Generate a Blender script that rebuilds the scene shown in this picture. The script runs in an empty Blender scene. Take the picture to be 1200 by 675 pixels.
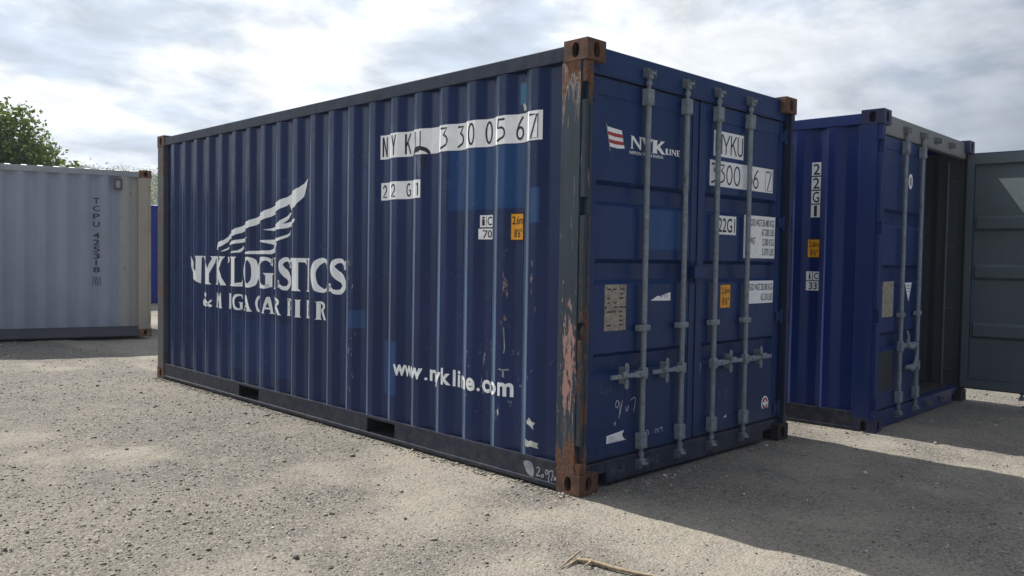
import bpy, bmesh, math, random
import numpy as np
from mathutils import Vector, Matrix, noise as mnoise
from mathutils.geometry import tessellate_polygon

R = math.radians
random.seed(7)
rng = np.random.default_rng(11)
scene = bpy.context.scene
COL = scene.collection

# ------------------------------------------------------------------ camera
cam_d = bpy.data.cameras.new('camera')
cam = bpy.data.objects.new('camera', cam_d)
COL.objects.link(cam)
F_ = Vector((0.69830914, 0.71487558, -0.036294))
R_ = Vector((0.71566013, -0.69826722, 0.01592076))
U_ = Vector((0.01396154, 0.03709178, 0.99921433))
M = Matrix((R_, U_, -F_)).transposed().to_4x4()
M.translation = Vector((-3.57093826, -3.08408785, 1.35423082))
cam.matrix_world = M
cam_d.sensor_width = 36.0
cam_d.lens = 36.0 * 980.571876 / 1200.0
cam_d.clip_start = 0.05
cam_d.clip_end = 5000.0
scene.camera = cam

# ------------------------------------------------------------------ light
SUN_EL = R(47.0)
SUN_DX = 0.05                       # shadows run along -y with this slight drift to +x
az = math.atan2(-SUN_DX, 1.0)       # sun seen toward +y, a little to -x
world = bpy.data.worlds.new('World')
scene.world = world
world.use_nodes = True
wn, wl = world.node_tree.nodes, world.node_tree.links
wn.clear()


class NT:
    """tiny helper to write node trees"""
    def __init__(s, tree):
        s.t = tree

    def n(s, typ, ins=None, **kw):
        nd = s.t.nodes.new(typ)
        for k, v in kw.items():
            setattr(nd, k, v)
        for k, v in (ins or {}).items():
            sock = nd.inputs[k]
            if isinstance(v, bpy.types.NodeSocket):
                s.t.links.new(v, sock)
            else:
                sock.default_value = v
        return nd

    def math(s, op, a, b=0.0, c=0.0, clamp=False):
        return s.n('ShaderNodeMath', {0: a, 1: b, 2: c}, operation=op, use_clamp=clamp).outputs[0]

    def ramp(s, v, lo, hi, a=0.0, b=1.0):
        return s.n('ShaderNodeMapRange', {0: v, 1: lo, 2: hi, 3: a, 4: b}, clamp=True).outputs[0]

    def smooth(s, v, lo, hi, a=0.0, b=1.0):
        return s.n('ShaderNodeMapRange', {0: v, 1: lo, 2: hi, 3: a, 4: b}, clamp=True,
                   interpolation_type='SMOOTHSTEP').outputs[0]

    def noise(s, vec, scale, detail=4.0, rough=0.55, out=0, dist=0.0):
        return s.n('ShaderNodeTexNoise', {'Vector': vec, 'Scale': scale, 'Detail': detail,
                                          'Roughness': rough, 'Distortion': dist}).outputs[out]

    def mix(s, f, a, b, mode='MIX'):
        nd = s.n('ShaderNodeMix', data_type='RGBA', blend_type=mode)
        for sock, v in ((nd.inputs[0], f), (nd.inputs[6], a), (nd.inputs[7], b)):
            if isinstance(v, bpy.types.NodeSocket):
                s.t.links.new(v, sock)
            else:
                sock.default_value = (*v, 1.0) if isinstance(v, tuple) and len(v) == 3 else v
        return nd.outputs[2]

    def map(s, vec, scale=(1, 1, 1), loc=(0, 0, 0)):
        return s.n('ShaderNodeMapping', {'Vector': vec, 'Scale': scale, 'Location': loc}).outputs[0]

    def sep(s, vec):
        return s.n('ShaderNodeSeparateXYZ', {0: vec}).outputs

    def comb(s, x, y, z):
        return s.n('ShaderNodeCombineXYZ', {0: x, 1: y, 2: z}).outputs[0]

    def box(s, u, v, u0, u1, v0, v1, soft=0.006):
        m = None
        for c, a, b in ((u, u0, u1), (v, v0, v1)):
            d = s.math('ABSOLUTE', s.math('SUBTRACT', c, (a + b) / 2))
            q = s.ramp(d, (b - a) / 2 - soft, (b - a) / 2 + soft, 1.0, 0.0)
            m = q if m is None else s.math('MULTIPLY', m, q)
        return m


w = NT(world.node_tree)
sky = w.n('ShaderNodeTexSky', sky_type='NISHITA')
sky.sun_disc = False
sky.sun_elevation = SUN_EL
sky.sun_rotation = az
sky.air_density = 1.0
sky.dust_density = 1.0
tc = w.n('ShaderNodeTexCoord').outputs['Generated']
dx, dy, dz = w.sep(tc)
inv = w.math('DIVIDE', 1.0, w.math('ADD', w.math('MAXIMUM', dz, 0.0), 0.16))
pu = w.math('MULTIPLY', dx, inv)
pv = w.math('MULTIPLY', dy, inv)
pc = w.comb(pu, pv, 0.0)
n1 = w.noise(w.map(pc, loc=(3.1, 1.7, 0)), 0.9, 8.0, 0.56)
n2 = w.noise(w.map(pc, loc=(-5.0, 8.2, 2.0)), 2.3, 7.0, 0.55, dist=0.3)
n3 = w.noise(w.map(tc, scale=(1, 1, 2.0), loc=(0.4, 2.2, 5.0)), 6.0, 8.0, 0.56, dist=0.3)
# gaps of open sky between the clouds
cover = w.smooth(w.math('ADD', w.math('MULTIPLY', n1, 0.75), w.math('MULTIPLY', n2, 0.25)), 0.33, 0.43)
# thick (grey) parts of the cloud deck against thin bright parts
thick = w.smooth(w.math('ADD', w.math('MULTIPLY', n2, 0.5), w.math('MULTIPLY', n3, 0.5)), 0.44, 0.61)
# cloud glows towards the sun, and is greyer away from it
sund = Vector((math.sin(az) * math.cos(SUN_EL), math.cos(az) * math.cos(SUN_EL), math.sin(SUN_EL)))
dotn = w.n('ShaderNodeVectorMath', {0: tc, 1: tuple(sund)}, operation='DOT_PRODUCT').outputs['Value']
glow = w.smooth(dotn, -0.1, 0.75)
bright = w.mix(glow, (1.7, 2.1, 2.9), (7.7, 7.85, 7.95))
grey = w.mix(glow, (1.1, 1.45, 2.1), (4.5, 5.15, 6.0))
ccol = w.mix(thick, bright, grey)
n4 = w.noise(w.map(pc, scale=(1.0, 1.25, 1), loc=(9.0, 2.0, 4.0)), 3.4, 9.0, 0.6, dist=0.35)
tex = w.ramp(n4, 0.3, 0.7, 0.80, 1.20)
ccol = w.mix(1.0, ccol, w.comb(tex, tex, tex), 'MULTIPLY')
behind = w.math('MULTIPLY', w.smooth(dz, 0.5, 0.05), w.smooth(dotn, 0.46, 0.08))
ccol = w.mix(w.math('MULTIPLY', behind, 0.88), ccol, (0.8, 1.05, 1.5))
skyc = w.mix(1.0, sky.outputs[0], (1.1, 1.15, 1.2), 'MULTIPLY')
full = w.mix(cover, skyc, ccol)
bg = w.n('ShaderNodeBackground', {'Color': full, 'Strength': 0.09})
wo = w.n('ShaderNodeOutputWorld', {'Surface': bg.outputs[0]})

sun_d = bpy.data.lights.new('sun', 'SUN')
sun_d.energy = 5.0
sun_d.angle = R(0.55)
sun_d.color = (1.0, 0.955, 0.88)
sun = bpy.data.objects.new('sun', sun_d)
COL.objects.link(sun)
sun.rotation_euler = (-sund).to_track_quat('-Z', 'Y').to_euler()

scene.view_settings.view_transform = 'Standard'
scene.view_settings.look = 'None'
scene.view_settings.exposure = 0.7
scene.view_settings.gamma = 1.0
scene.view_settings.use_curve_mapping = False
scene.render.engine = 'CYCLES'

# ------------------------------------------------------------------ materials


def new_mat(name):
    m = bpy.data.materials.new(name)
    m.use_nodes = True
    m.node_tree.nodes.clear()
    t = NT(m.node_tree)
    bs = t.n('ShaderNodeBsdfPrincipled')
    out = t.n('ShaderNodeOutputMaterial', {'Surface': bs.outputs[0]})
    return m, t, bs, out


def setc(t, sock, v):
    if isinstance(v, bpy.types.NodeSocket):
        t.t.links.new(v, sock)
    else:
        sock.default_value = (*v, 1.0) if isinstance(v, tuple) and len(v) == 3 else v


def bump(t, bs, h, strength=0.3, dist=0.01):
    b = t.n('ShaderNodeBump', {'Height': h, 'Strength': strength, 'Distance': dist})
    t.t.links.new(b.outputs[0], bs.inputs['Normal'])


def paint(name, col, rough=0.42, fade=0.18, rust=0.0, rust_col=(0.16, 0.07, 0.035), dirt=0.25,
          dirt_col=(0.12, 0.105, 0.09), patches=(), axes='yz', chips=(), spec=0.33, dirt_h=0.5, dents=0.35):
    """weathered painted steel, textured in the container's own coordinates"""
    m, t, bs, out = new_mat(name)
    oc = t.n('ShaderNodeTexCoord').outputs['Object']
    x, y, z = t.sep(oc)
    u = {'y': y, 'x': x}[axes[0]]
    big = t.noise(t.map(oc, scale=(1, 1, 0.6)), 1.3, 5.0, 0.6)
    streak = t.noise(t.map(oc, scale=(9, 9, 0.5)), 2.2, 5.0, 0.6)
    c = t.mix(t.ramp(big, 0.3, 0.7), tuple(v * (1 - fade) for v in col),
              tuple(min(1, v * (1 + fade) + 0.004) for v in col))
    for (u0, u1, z0, z1, pc_) in patches:
        c = t.mix(t.math('MULTIPLY', t.box(u, z, u0, u1, z0, z1), t.ramp(streak, 0.25, 0.6, 0.75, 1.0)), c, pc_)
    # dust and splash low down, running streaks
    low = t.math('MULTIPLY', t.smooth(z, dirt_h, 0.0), t.ramp(t.noise(oc, 14, 6, 0.65), 0.35, 0.7))
    st = t.math('MULTIPLY', t.ramp(streak, 0.5, 0.78), 0.35)
    c = t.mix(t.math('MULTIPLY', t.math('MAXIMUM', low, st), dirt), c, dirt_col)
    # faint pale scuffs
    sc = t.noise(t.map(oc, scale=(26, 26, 3.0)), 3.0, 7.0, 0.74)
    c = t.mix(t.math('MULTIPLY', t.ramp(sc, 0.68, 0.76), 0.2), c, (0.22, 0.23, 0.26))
    rg = t.math('ADD', rough - 0.08, t.math('MULTIPLY', t.noise(oc, 6, 5, 0.6), 0.16))
    if chips:
        cn = t.noise(t.map(oc, scale=(16, 16, 5)), 2.0, 8.0, 0.72)
        for (u0, u1, z0, z1, th, cc) in chips:
            msk = t.box(u, z, u0, u1, z0, z1, soft=min(0.12, (u1 - u0) / 2.2, (z1 - z0) / 2.2))
            k = t.ramp(t.math('ADD', cn, t.math('MULTIPLY', msk, 0.3)), th, th + 0.015)
            c = t.mix(k, c, cc)
    if rust > 0:
        rn = t.noise(t.map(oc, scale=(1, 1, 0.55)), 7.0, 9.0, 0.7)
        k = t.ramp(rn, 0.78 - rust, 0.82 - rust)
        rc = t.mix(t.noise(oc, 45, 5, 0.7), rust_col, tuple(v * 0.35 for v in rust_col))
        c = t.mix(k, c, rc)
        rg = t.math('MAXIMUM', rg, t.math('MULTIPLY', k, 0.85))
    setc(t, bs.inputs['Base Color'], c)
    setc(t, bs.inputs['Roughness'], rg)
    bs.inputs['Specular IOR Level'].default_value = spec
    h = t.math('ADD', t.math('MULTIPLY', t.noise(t.map(oc, scale=(1, 1, .7)), 3.2, 3, 0.5), 0.8),
               t.math('MULTIPLY', t.noise(oc, 60, 4, 0.6), 0.035))
    bump(t, bs, h, dents, 0.02)
    return m


def flat(name, col, rough=0.6, nz=0.12, scale=20.0, spec=0.4, metal=0.0, wear_or_lit=None):
    m, t, bs, out = new_mat(name)
    oc = t.n('ShaderNodeTexCoord').outputs['Object']
    n = t.noise(oc, scale, 6, 0.65)
    c = t.mix(t.ramp(n, 0.3, 0.7), tuple(v * (1 - nz) for v in col), tuple(min(1, v * (1 + nz)) for v in col))
    if wear_or_lit:
        k = t.ramp(t.noise(t.map(oc, scale=(1, 1, .5)), wear_or_lit[1], 8, 0.75), wear_or_lit[2], wear_or_lit[2] + 0.04)
        c = t.mix(k, c, wear_or_lit[0])
    setc(t, bs.inputs['Base Color'], c)
    bs.inputs['Roughness'].default_value = rough
    bs.inputs['Specular IOR Level'].default_value = spec
    bs.inputs['Metallic'].default_value = metal
    bump(t, bs, n, 0.12, 0.004)
    return m


def rusty(name, a=(0.15, 0.068, 0.036), b=(0.042, 0.027, 0.022), c3=(0.22, 0.13, 0.085)):
    m, t, bs, out = new_mat(name)
    oc = t.n('ShaderNodeTexCoord').outputs['Object']
    n = t.noise(oc, 16, 9, 0.7)
    n_2 = t.noise(t.map(oc, scale=(1, 1, .6)), 30, 8, 0.7)
    c = t.mix(t.ramp(n, 0.35, 0.62), b, a)
    c = t.mix(t.math('MULTIPLY', t.ramp(n_2, 0.56, 0.68), 0.6), c, c3)
    setc(t, bs.inputs['Base Color'], c)
    bs.inputs['Roughness'].default_value = 0.78
    bump(t, bs, n_2, 0.5, 0.004)
    return m


def post_mat(name, base, near=True):
    """flaking post: dark paint over pink primer, rust at both ends and along the door edge"""
    m, t, bs, out = new_mat(name)
    oc = t.n('ShaderNodeTexCoord').outputs['Object']
    x, y, z = t.sep(oc)
    big = t.noise(t.map(oc, scale=(6, 6, 1.0)), 2.0, 5, 0.6)
    c = t.mix(t.ramp(big, 0.35, 0.65), tuple(v * .7 for v in base), tuple(v * 1.25 for v in base))
    fl = t.math('ADD', t.math('MULTIPLY', t.noise(t.map(oc, scale=(24, 24, 5.0)), 1.5, 10, 0.74), 0.72), t.math('MULTIPLY', t.noise(t.map(oc, scale=(1, 1, .4)), 55, 6, 0.7), 0.28))
    up = t.math('MULTIPLY', t.smooth(z, 0.25, 0.65), t.smooth(z, 1.5, 0.75))
    band = t.smooth(t.math('ABSOLUTE', t.math('SUBTRACT', y, 0.105)), 0.1, 0.02)
    amt = t.math('ADD', t.math('MULTIPLY', t.math('MULTIPLY', up, band), 0.15),
                 t.math('MULTIPLY', t.smooth(z, 0.0, 2.2, 0.035, 0.0), band))
    k = t.ramp(t.math('ADD', fl, amt), 0.642, 0.655)
    pn = t.noise(oc, 60, 5, .7)
    c = t.mix(k, c, t.mix(pn, (0.40, 0.20, 0.17), (0.30, 0.20, 0.16)))
    # thin scratches to bare primer
    s2 = t.noise(t.map(oc, scale=(46, 46, 3.2)), 1.5, 8, 0.72)
    c = t.mix(t.math('MULTIPLY', t.ramp(s2, 0.615, 0.645), 0.75), c, (0.42, 0.33, 0.29))
    # rust
    rn = t.noise(t.map(oc, scale=(22, 22, 3.2)), 1.7, 9, 0.72)
    ends = t.math('MAXIMUM', t.smooth(z, 0.58, 0.10, 0.0, 0.27), t.smooth(z, 2.0, 2.5, 0.0, 0.25))
    edge = t.math('MULTIPLY', t.smooth(t.math('ABSOLUTE', t.math('SUBTRACT', y, 0.02)), 0.045, 0.012, 0, 0.17),
                  t.smooth(z, 1.9, 0.9, 0.35, 1.0))
    k2 = t.ramp(t.math('ADD', rn, t.math('MAXIMUM', ends, edge)), 0.66, 0.70)
    rc = t.mix(t.ramp(t.noise(oc, 50, 6, .7), .35, .65), (0.06, 0.032, 0.02), (0.21, 0.09, 0.038))
    c = t.mix(k2, c, rc)
    setc(t, bs.inputs['Base Color'], c)
    setc(t, bs.inputs['Roughness'], t.math('ADD', 0.48, t.math('MULTIPLY', t.math('MAXIMUM', k, k2), 0.35)))
    bump(t, bs, t.math('SUBTRACT', 1.0, t.math('MAXIMUM', k, k2)), 0.45, 0.003)
    return m


NAVY = (0.0012, 0.0160, 0.080)
NAVY_D = (0.0028, 0.027, 0.112)
TOUCH = (0.012, 0.065, 0.21)
PRIMER = (0.34, 0.20, 0.16)
MAT = {}
MAT['navy_side'] = paint('navy_side_paint', NAVY, 0.25, spec=0.33, dents=0.6, patches=[
    (0.522, 1.206, 1.66, 2.05, (0.005, 0.05, 0.165)), (0.372, 0.44, 1.565, 1.775, (0.018, 0.07, 0.19)),
    (2.2, 2.40, 0.80, 0.935, (0.012, 0.05, 0.16)), (1.765, 1.95, 0.345, 0.735, (0.012, 0.05, 0.16)),
    (3.29, 4.46, 0.28, 0.755, (0.0045, 0.031, 0.112)), (0.516, 0.57, 2.285, 2.415, (0.02, 0.15, 0.27))],
    chips=[(0.60, 0.72, 0.85, 1.45, 0.868, (0.26, 0.18, 0.16)), (0.36, 0.47, 0.95, 1.40, 0.885, (0.26, 0.18, 0.16)),
           (0.3, 1.2, 0.2, 0.95, 0.93, (0.3, 0.31, 0.33)), (2.2, 2.5, 0.2, 1.5, 0.90, (0.25, 0.27, 0.30))], dirt=0.1)
MAT['navy_door'] = paint('navy_door_paint', NAVY_D, 0.40, axes='xz', dirt=0.3, dirt_h=0.7, dents=0.6, spec=0.3,
                         chips=[(0.2, 1.1, 1.77, 1.84, 0.87, (0.085, 0.055, 0.042)), (1.12, 1.36, 0.3, 0.95, 0.91, (0.17, 0.19, 0.22)), (0.1, 2.3, 0.16, 0.24, 0.90, (0.07, 0.06, 0.055))],
                         patches=[(0.60, 0.945, 1.42, 1.68, (0.013, 0.065, 0.20))])
MAT['navy_frame'] = paint('navy_frame_paint', (0.009, 0.020, 0.055), 0.45, dirt=0.5, rust=0.06, dents=0.5)
MAT['navy_rail'] = paint('navy_rail_paint', (0.008, 0.016, 0.042), 0.5, dirt=0.5, rust=0.09, dents=0.6)
MAT['navy_post'] = post_mat('flaking_post_paint', (0.013, 0.030, 0.050))
MAT['far_post'] = paint('worn_far_post_paint', (0.10, 0.10, 0.11), 0.6, rust=0.24, rust_col=(0.19, 0.12, 0.09))
MAT['casting'] = rusty('rusty_casting_steel')
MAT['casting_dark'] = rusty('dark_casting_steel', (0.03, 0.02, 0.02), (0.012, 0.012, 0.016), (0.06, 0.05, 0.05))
MAT['galv'] = flat('grey_painted_steel', (0.20, 0.235, 0.265), 0.5, 0.3, 30, wear_or_lit=((0.085, 0.055, 0.04), 20, 0.615))
MAT['galv_dark'] = flat('dark_grey_steel', (0.12, 0.135, 0.155), 0.5, 0.25, 30, wear_or_lit=((0.07, 0.045, 0.03), 18, 0.62))
MAT['rubber'] = flat('black_rubber', (0.012, 0.012, 0.014), 0.8)
MAT['white'] = flat('white_vinyl', (0.86, 0.87, 0.88), 0.5, 0.07, 18, wear_or_lit=((0.35, 0.35, 0.36), 40, 0.72))
MAT['logo_white'] = flat('worn_white_paint', (0.84, 0.86, 0.87), 0.55, 0.05, 12, wear_or_lit=((0.02, 0.04, 0.12), 30, 0.71))
MAT['black'] = flat('black_lettering', (0.010, 0.010, 0.013), 0.5)
MAT['yellow'] = flat('amber_vinyl', (0.80, 0.36, 0.015), 0.5, 0.08, 15)
MAT['brown_txt'] = flat('dark_brown_lettering', (0.05, 0.018, 0.008), 0.5)
MAT['flag_red'] = flat('faded_red_paint', (0.40, 0.035, 0.035), 0.5)
MAT['plate'] = flat('stained_data_plate', (0.30, 0.27, 0.22), 0.55, 0.45, 34, wear_or_lit=((0.10, 0.08, 0.06), 50, 0.58))
MAT['chalk'] = flat('white_chalk', (0.55, 0.58, 0.62), 0.9, 0.35, 60)
MAT['chalk_faint'] = flat('faint_chalk', (0.12, 0.15, 0.22), 0.9, 0.45, 60)
MAT['smear'] = flat('pale_smear', (0.30, 0.32, 0.35), 0.8, 0.4, 30)
MAT['tape'] = flat('torn_pale_sticker', (0.50, 0.52, 0.47), 0.6, 0.25, 25)
MAT['hole'] = flat('torn_dark_patch', (0.02, 0.022, 0.025), 0.8, 0.4, 60)
MAT['wood_floor'] = flat('plywood_floor', (0.045, 0.045, 0.046), 0.7, 0.3, 10)
MAT['navy_lit_slope'] = paint('navy_lit_slope_paint', (0.075, 0.115, 0.185), 0.5, fade=.3, dirt=0.1)  # lighter navy for the sun-facing rib slopes, sunlight put into the colour
MAT['blue_lit_slope'] = paint('blue_lit_slope_paint', (0.035, 0.06, 0.22), 0.5, fade=.3, dirt=0.1)  # same for the blue ribs: painted-in sunlight on one slope
# second container
BLUE = (0.0018, 0.020, 0.140)
MAT['blue_side'] = paint('blue_side_paint', BLUE, 0.36, dirt=0.12, fade=0.14)
MAT['blue_door'] = paint('blue_door_paint', (0.0028, 0.024, 0.125), 0.42, axes='xz', dirt=0.25)
MAT['blue_post'] = paint('blue_post_paint', (0.0025, 0.022, 0.125), 0.45, dirt=0.3)
MAT['blue_casting'] = paint('blue_casting_paint', (0.014, 0.018, 0.07), 0.5, rust=0.14, dirt=0.4)
MAT['header_pale'] = paint('pale_header_paint', (0.22, 0.23, 0.235), 0.55, rust=0.13, rust_col=(0.10, 0.06, 0.04), dirt=.3)
MAT['inside'] = paint('grey_inner_paint', (0.055, 0.070, 0.080), 0.5, dirt=0.3)
MAT['inside_door'] = paint('grey_inner_door_paint', (0.082, 0.108, 0.122), 0.5, axes='xz', dirt=0.3, rust=0.02)
MAT['dark_panel'] = flat('blackened_panel', (0.016, 0.022, 0.028), 0.5, 0.3, 12)
MAT['pale_tri'] = flat('pale_grey_tone', (0.30, 0.34, 0.34), 0.6, 0.1, 10)
MAT['inner_txt'] = flat('dark_inner_lettering', (0.012, 0.013, 0.018), 0.6)
# third container
MAT['grey_side'] = paint('pale_grey_paint', (0.33, 0.36, 0.415), 0.5, dirt=0.35, dirt_col=(0.20, 0.19, 0.17), fade=.1,
                         patches=[(0.0, 0.45, 0.1, 2.6, (0.40, 0.38, 0.33))],
                         chips=[(0.0, 0.6, 0.1, 2.4, 0.93, (0.16, 0.11, 0.07))])
MAT['grey_rail'] = paint('grey_rail_paint', (0.36, 0.37, 0.39), 0.5, dirt=0.4, rust=0.05)
MAT['grey_bottom'] = paint('grey_bottom_paint', (0.10, 0.105, 0.12), 0.55, dirt=0.4, rust=0.08)
MAT['cream_post'] = paint('cream_post_paint', (0.44, 0.39, 0.30), 0.55, dirt=0.3, rust=0.10, rust_col=(0.26, 0.12, 0.05))
MAT['casting_orange'] = rusty('orange_rust_steel', (0.30, 0.15, 0.07), (0.09, 0.05, 0.035), (0.40, 0.30, 0.20))
MAT['ghost_txt'] = flat('faded_dark_lettering', (0.05, 0.055, 0.075), 0.6, 0.35, 30)
MAT['bright_blue'] = paint('bright_blue_paint', (0.004, 0.020, 0.22), 0.45, dirt=0.1)

# ------------------------------------------------------------------ object helpers


def link(o, parent=None):
    COL.objects.link(o)
    if parent is not None:
        o.parent = parent
    return o


def thing(name, label, cat, loc=(0, 0, 0), rotz=0.0, group=None):
    o = link(bpy.data.objects.new(name, None))
    o.empty_display_size = 0.2
    o.location = loc
    o.rotation_euler = (0, 0, rotz)
    o['label'], o['category'] = label, cat
    if group:
        o['group'] = group
    return o


class MB:
    """collects boxes, prisms and tubes, builds ONE mesh object"""
    def __init__(s):
        s.v, s.f, s.m = [], [], []
        s.sm = []

    def add(s, vs, fs, mi=0, smooth=False):
        b = len(s.v)
        s.v += [tuple(p) for p in vs]
        for f in fs:
            s.f.append([b + i for i in f])
            s.m.append(mi)
            s.sm.append(smooth)

    def box(s, x0, x1, y0, y1, z0, z1, mi=0, bev=0.0):
        if x0 > x1: x0, x1 = x1, x0
        if y0 > y1: y0, y1 = y1, y0
        if z0 > z1: z0, z1 = z1, z0
        if bev <= 0:
            vs = [(x, y, z) for z in (z0, z1) for y in (y0, y1) for x in (x0, x1)]
            s.add(vs, [(0, 2, 3, 1), (4, 5, 7, 6), (0, 1, 5, 4), (2, 6, 7, 3), (0, 4, 6, 2), (1, 3, 7, 5)], mi)
            return
        bm = bmesh.new()
        bmesh.ops.create_cube(bm, size=1.0)
        for v in bm.verts:
            v.co = Vector((x0 + (v.co.x + .5) * (x1 - x0), y0 + (v.co.y + .5) * (y1 - y0), z0 + (v.co.z + .5) * (z1 - z0)))
        bmesh.ops.bevel(bm, geom=bm.edges[:], offset=bev, segments=2, affect='EDGES', profile=0.6)
        bm.verts.index_update()
        s.add([v.co for v in bm.verts], [[v.index for v in f.verts] for f in bm.faces], mi)
        bm.free()

    def tube(s, pts, r, n=12, mi=0, caps=True):
        pts = [Vector(p) for p in pts]
        rs = r if isinstance(r, (list, tuple)) else [r] * len(pts)
        vs, fs = [], []
        ref = None
        for i, p in enumerate(pts):
            d = (pts[min(i + 1, len(pts) - 1)] - pts[max(i - 1, 0)]).normalized()
            if ref is None:
                ref = d.orthogonal().normalized()
            a = (ref - d * ref.dot(d)).normalized()
            ref = a
            b = d.cross(a)
            for k in range(n):
                t = 2 * math.pi * k / n
                vs.append(p + (a * math.cos(t) + b * math.sin(t)) * rs[i])
        for i in range(len(pts) - 1):
            for k in range(n):
                fs.append((i * n + k, i * n + (k + 1) % n, (i + 1) * n + (k + 1) % n, (i + 1) * n + k))
        s.add(vs, fs, mi, True)
        if caps:
            s.add(vs[:n], [list(range(n))[::-1]], mi)
            s.add(vs[-n:], [list(range(n))], mi)

    def prism(s, poly, fn, d0, d1, mi=0):
        """poly: 2D outline, fn(u, v, d) -> 3D"""
        n = len(poly)
        vs = [fn(u, v, d0) for u, v in poly] + [fn(u, v, d1) for u, v in poly]
        fs = [[i, (i + 1) % n, n + (i + 1) % n, n + i] for i in range(n)]
        tri = tessellate_polygon([[Vector((u, v, 0)) for u, v in poly]])
        fs += [list(t) for t in tri] + [[n + i for i in t][::-1] for t in tri]
        s.add(vs, fs, mi)

    def build(s, name, mats, parent=None, label=None):
        me = bpy.data.meshes.new(name)
        me.from_pydata(s.v, [], s.f)
        for m in (mats if isinstance(mats, (list, tuple)) else [mats]):
            me.materials.append(m)
        me.polygons.foreach_set('material_index', s.m)
        me.polygons.foreach_set('use_smooth', s.sm)
        bm = bmesh.new()
        bm.from_mesh(me)
        bmesh.ops.recalc_face_normals(bm, faces=bm.faces[:])
        bm.to_mesh(me)
        bm.free()
        me.update()
        o = link(bpy.data.objects.new(name, me), parent)
        if label:
            o['label'] = label
        return o


# ---- flat 2D shapes for decals ------------------------------------------------


def poly2(pts):
    tri = tessellate_polygon([[Vector((u, v, 0)) for u, v in pts]])
    return list(pts), [list(t) for t in tri]


def rect2(u0, v0, u1, v1):
    return [(u0, v0), (u1, v0), (u1, v1), (u0, v1)], [[0, 1, 2, 3]]


def join2(items):
    vs, fs = [], []
    for v, f in items:
        b = len(vs)
        vs += list(v)
        fs += [[b + i for i in q] for q in f]
    return vs, fs


def ribbon2(pts, w, closed=False):
    """stroke of varying width along a polyline"""
    P = [Vector(p) for p in pts]
    n = len(P)
    ws = w if isinstance(w, (list, tuple)) else [w] * n
    vs, fs = [], []
    for i in range(n):
        a = P[(i - 1) % n] if closed else P[max(i - 1, 0)]
        b = P[(i + 1) % n] if closed else P[min(i + 1, n - 1)]
        d = (b - a)
        d = d.normalized() if d.length > 1e-9 else Vector((1, 0))
        nn = Vector((-d.y, d.x)) * ws[i] / 2
        vs += [tuple(P[i] + nn), tuple(P[i] - nn)]
    for i in range(n if closed else n - 1):
        j = (i + 1) % n
        fs.append([2 * i, 2 * i + 1, 2 * j + 1, 2 * j])
    return vs, fs


def curve2(pts, n=8, closed=False):
    """Catmull-Rom through points (any dimension)"""
    out = []
    N = len(pts)
    for i in range(N if closed else N - 1):
        g = (lambda k: pts[k % N]) if closed else (lambda k: pts[max(0, min(N - 1, k))])
        p0, p1, p2, p3 = g(i - 1), g(i), g(i + 1), g(i + 2)
        for s in range(n):
            t = s / n
            out.append(tuple(0.5 * (2 * b + (c - a) * t + (2 * a - 5 * b + 4 * c - d) * t * t + (3 * b - a - 3 * c + d) * t ** 3)
                             for a, b, c, d in zip(p0, p1, p2, p3)))
    if not closed:
        out.append(tuple(pts[-1]))
    return out


def stroke(pts, n=8, closed=False):
    """ribbon through (u, v, width) points"""
    q = curve2(pts, n, closed)
    return ribbon2([p[:2] for p in q], [p[2] for p in q], closed)


def fit2(shape, u0, v0, u1, v1, unit=False):
    vs, fs = shape
    if unit:
        a, b, c, d = 0, 1, 0, 1
    else:
        us = [p[0] for p in vs]; vv = [p[1] for p in vs]
        a, b, c, d = min(us), max(us), min(vv), max(vv)
    return [(u0 + (p[0] - a) / (b - a) * (u1 - u0), v0 + (p[1] - c) / (d - c) * (v1 - v0)) for p in vs], fs


_tc = {}


def text2(s, u0, v0, u1, v1, bold=0.0):
    key = (s, bold)
    if key not in _tc:
        cu = bpy.data.curves.new('t', 'FONT')
        cu.body = s
        cu.offset = bold
        cu.resolution_u = 4
        ob = bpy.data.objects.new('t', cu)
        COL.objects.link(ob)
        dg = bpy.context.evaluated_depsgraph_get()
        me = bpy.data.meshes.new_from_object(ob.evaluated_get(dg))
        _tc[key] = ([(v.co.x, v.co.y) for v in me.vertices], [list(p.vertices) for p in me.polygons])
        bpy.data.objects.remove(ob)
        bpy.data.curves.remove(cu)
        bpy.data.meshes.remove(me)
    return fit2(_tc[key], u0, v0, u1, v1)


def drape(name, layers, parent, surf, breaks=(), label=None):
    """layers: (shape2d, material, height). Bisected at the folds of the sheet, then laid on it."""
    bm = bmesh.new()
    mats = []
    for (vs, fs), mat, lift in layers:
        if mat not in mats:
            mats.append(mat)
        mi = mats.index(mat)
        b2 = bmesh.new()
        vv = [b2.verts.new((p[0], p[1], 0)) for p in vs]
        for f in fs:
            try:
                b2.faces.new([vv[i] for i in f])
            except ValueError:
                pass
        lo, hi = min(p[0] for p in vs), max(p[0] for p in vs)
        for br in breaks:
            if lo < br < hi:
                bmesh.ops.bisect_plane(b2, geom=b2.verts[:] + b2.edges[:] + b2.faces[:], dist=1e-6,
                                       plane_co=(br, 0, 0), plane_no=(1, 0, 0))
        b2.verts.index_update()
        nv = [bm.verts.new(surf(v.co.x, v.co.y, lift)) for v in b2.verts]
        for f in b2.faces:
            try:
                nf = bm.faces.new([nv[v.index] for v in f.verts])
                nf.material_index = mi
            except ValueError:
                pass
        b2.free()
    me = bpy.data.meshes.new(name)
    bm.to_mesh(me)
    bm.free()
    for m_ in mats:
        me.materials.append(m_)
    o = link(bpy.data.objects.new(name, me), parent)
    if label:
        o['label'] = label
    return o


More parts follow.
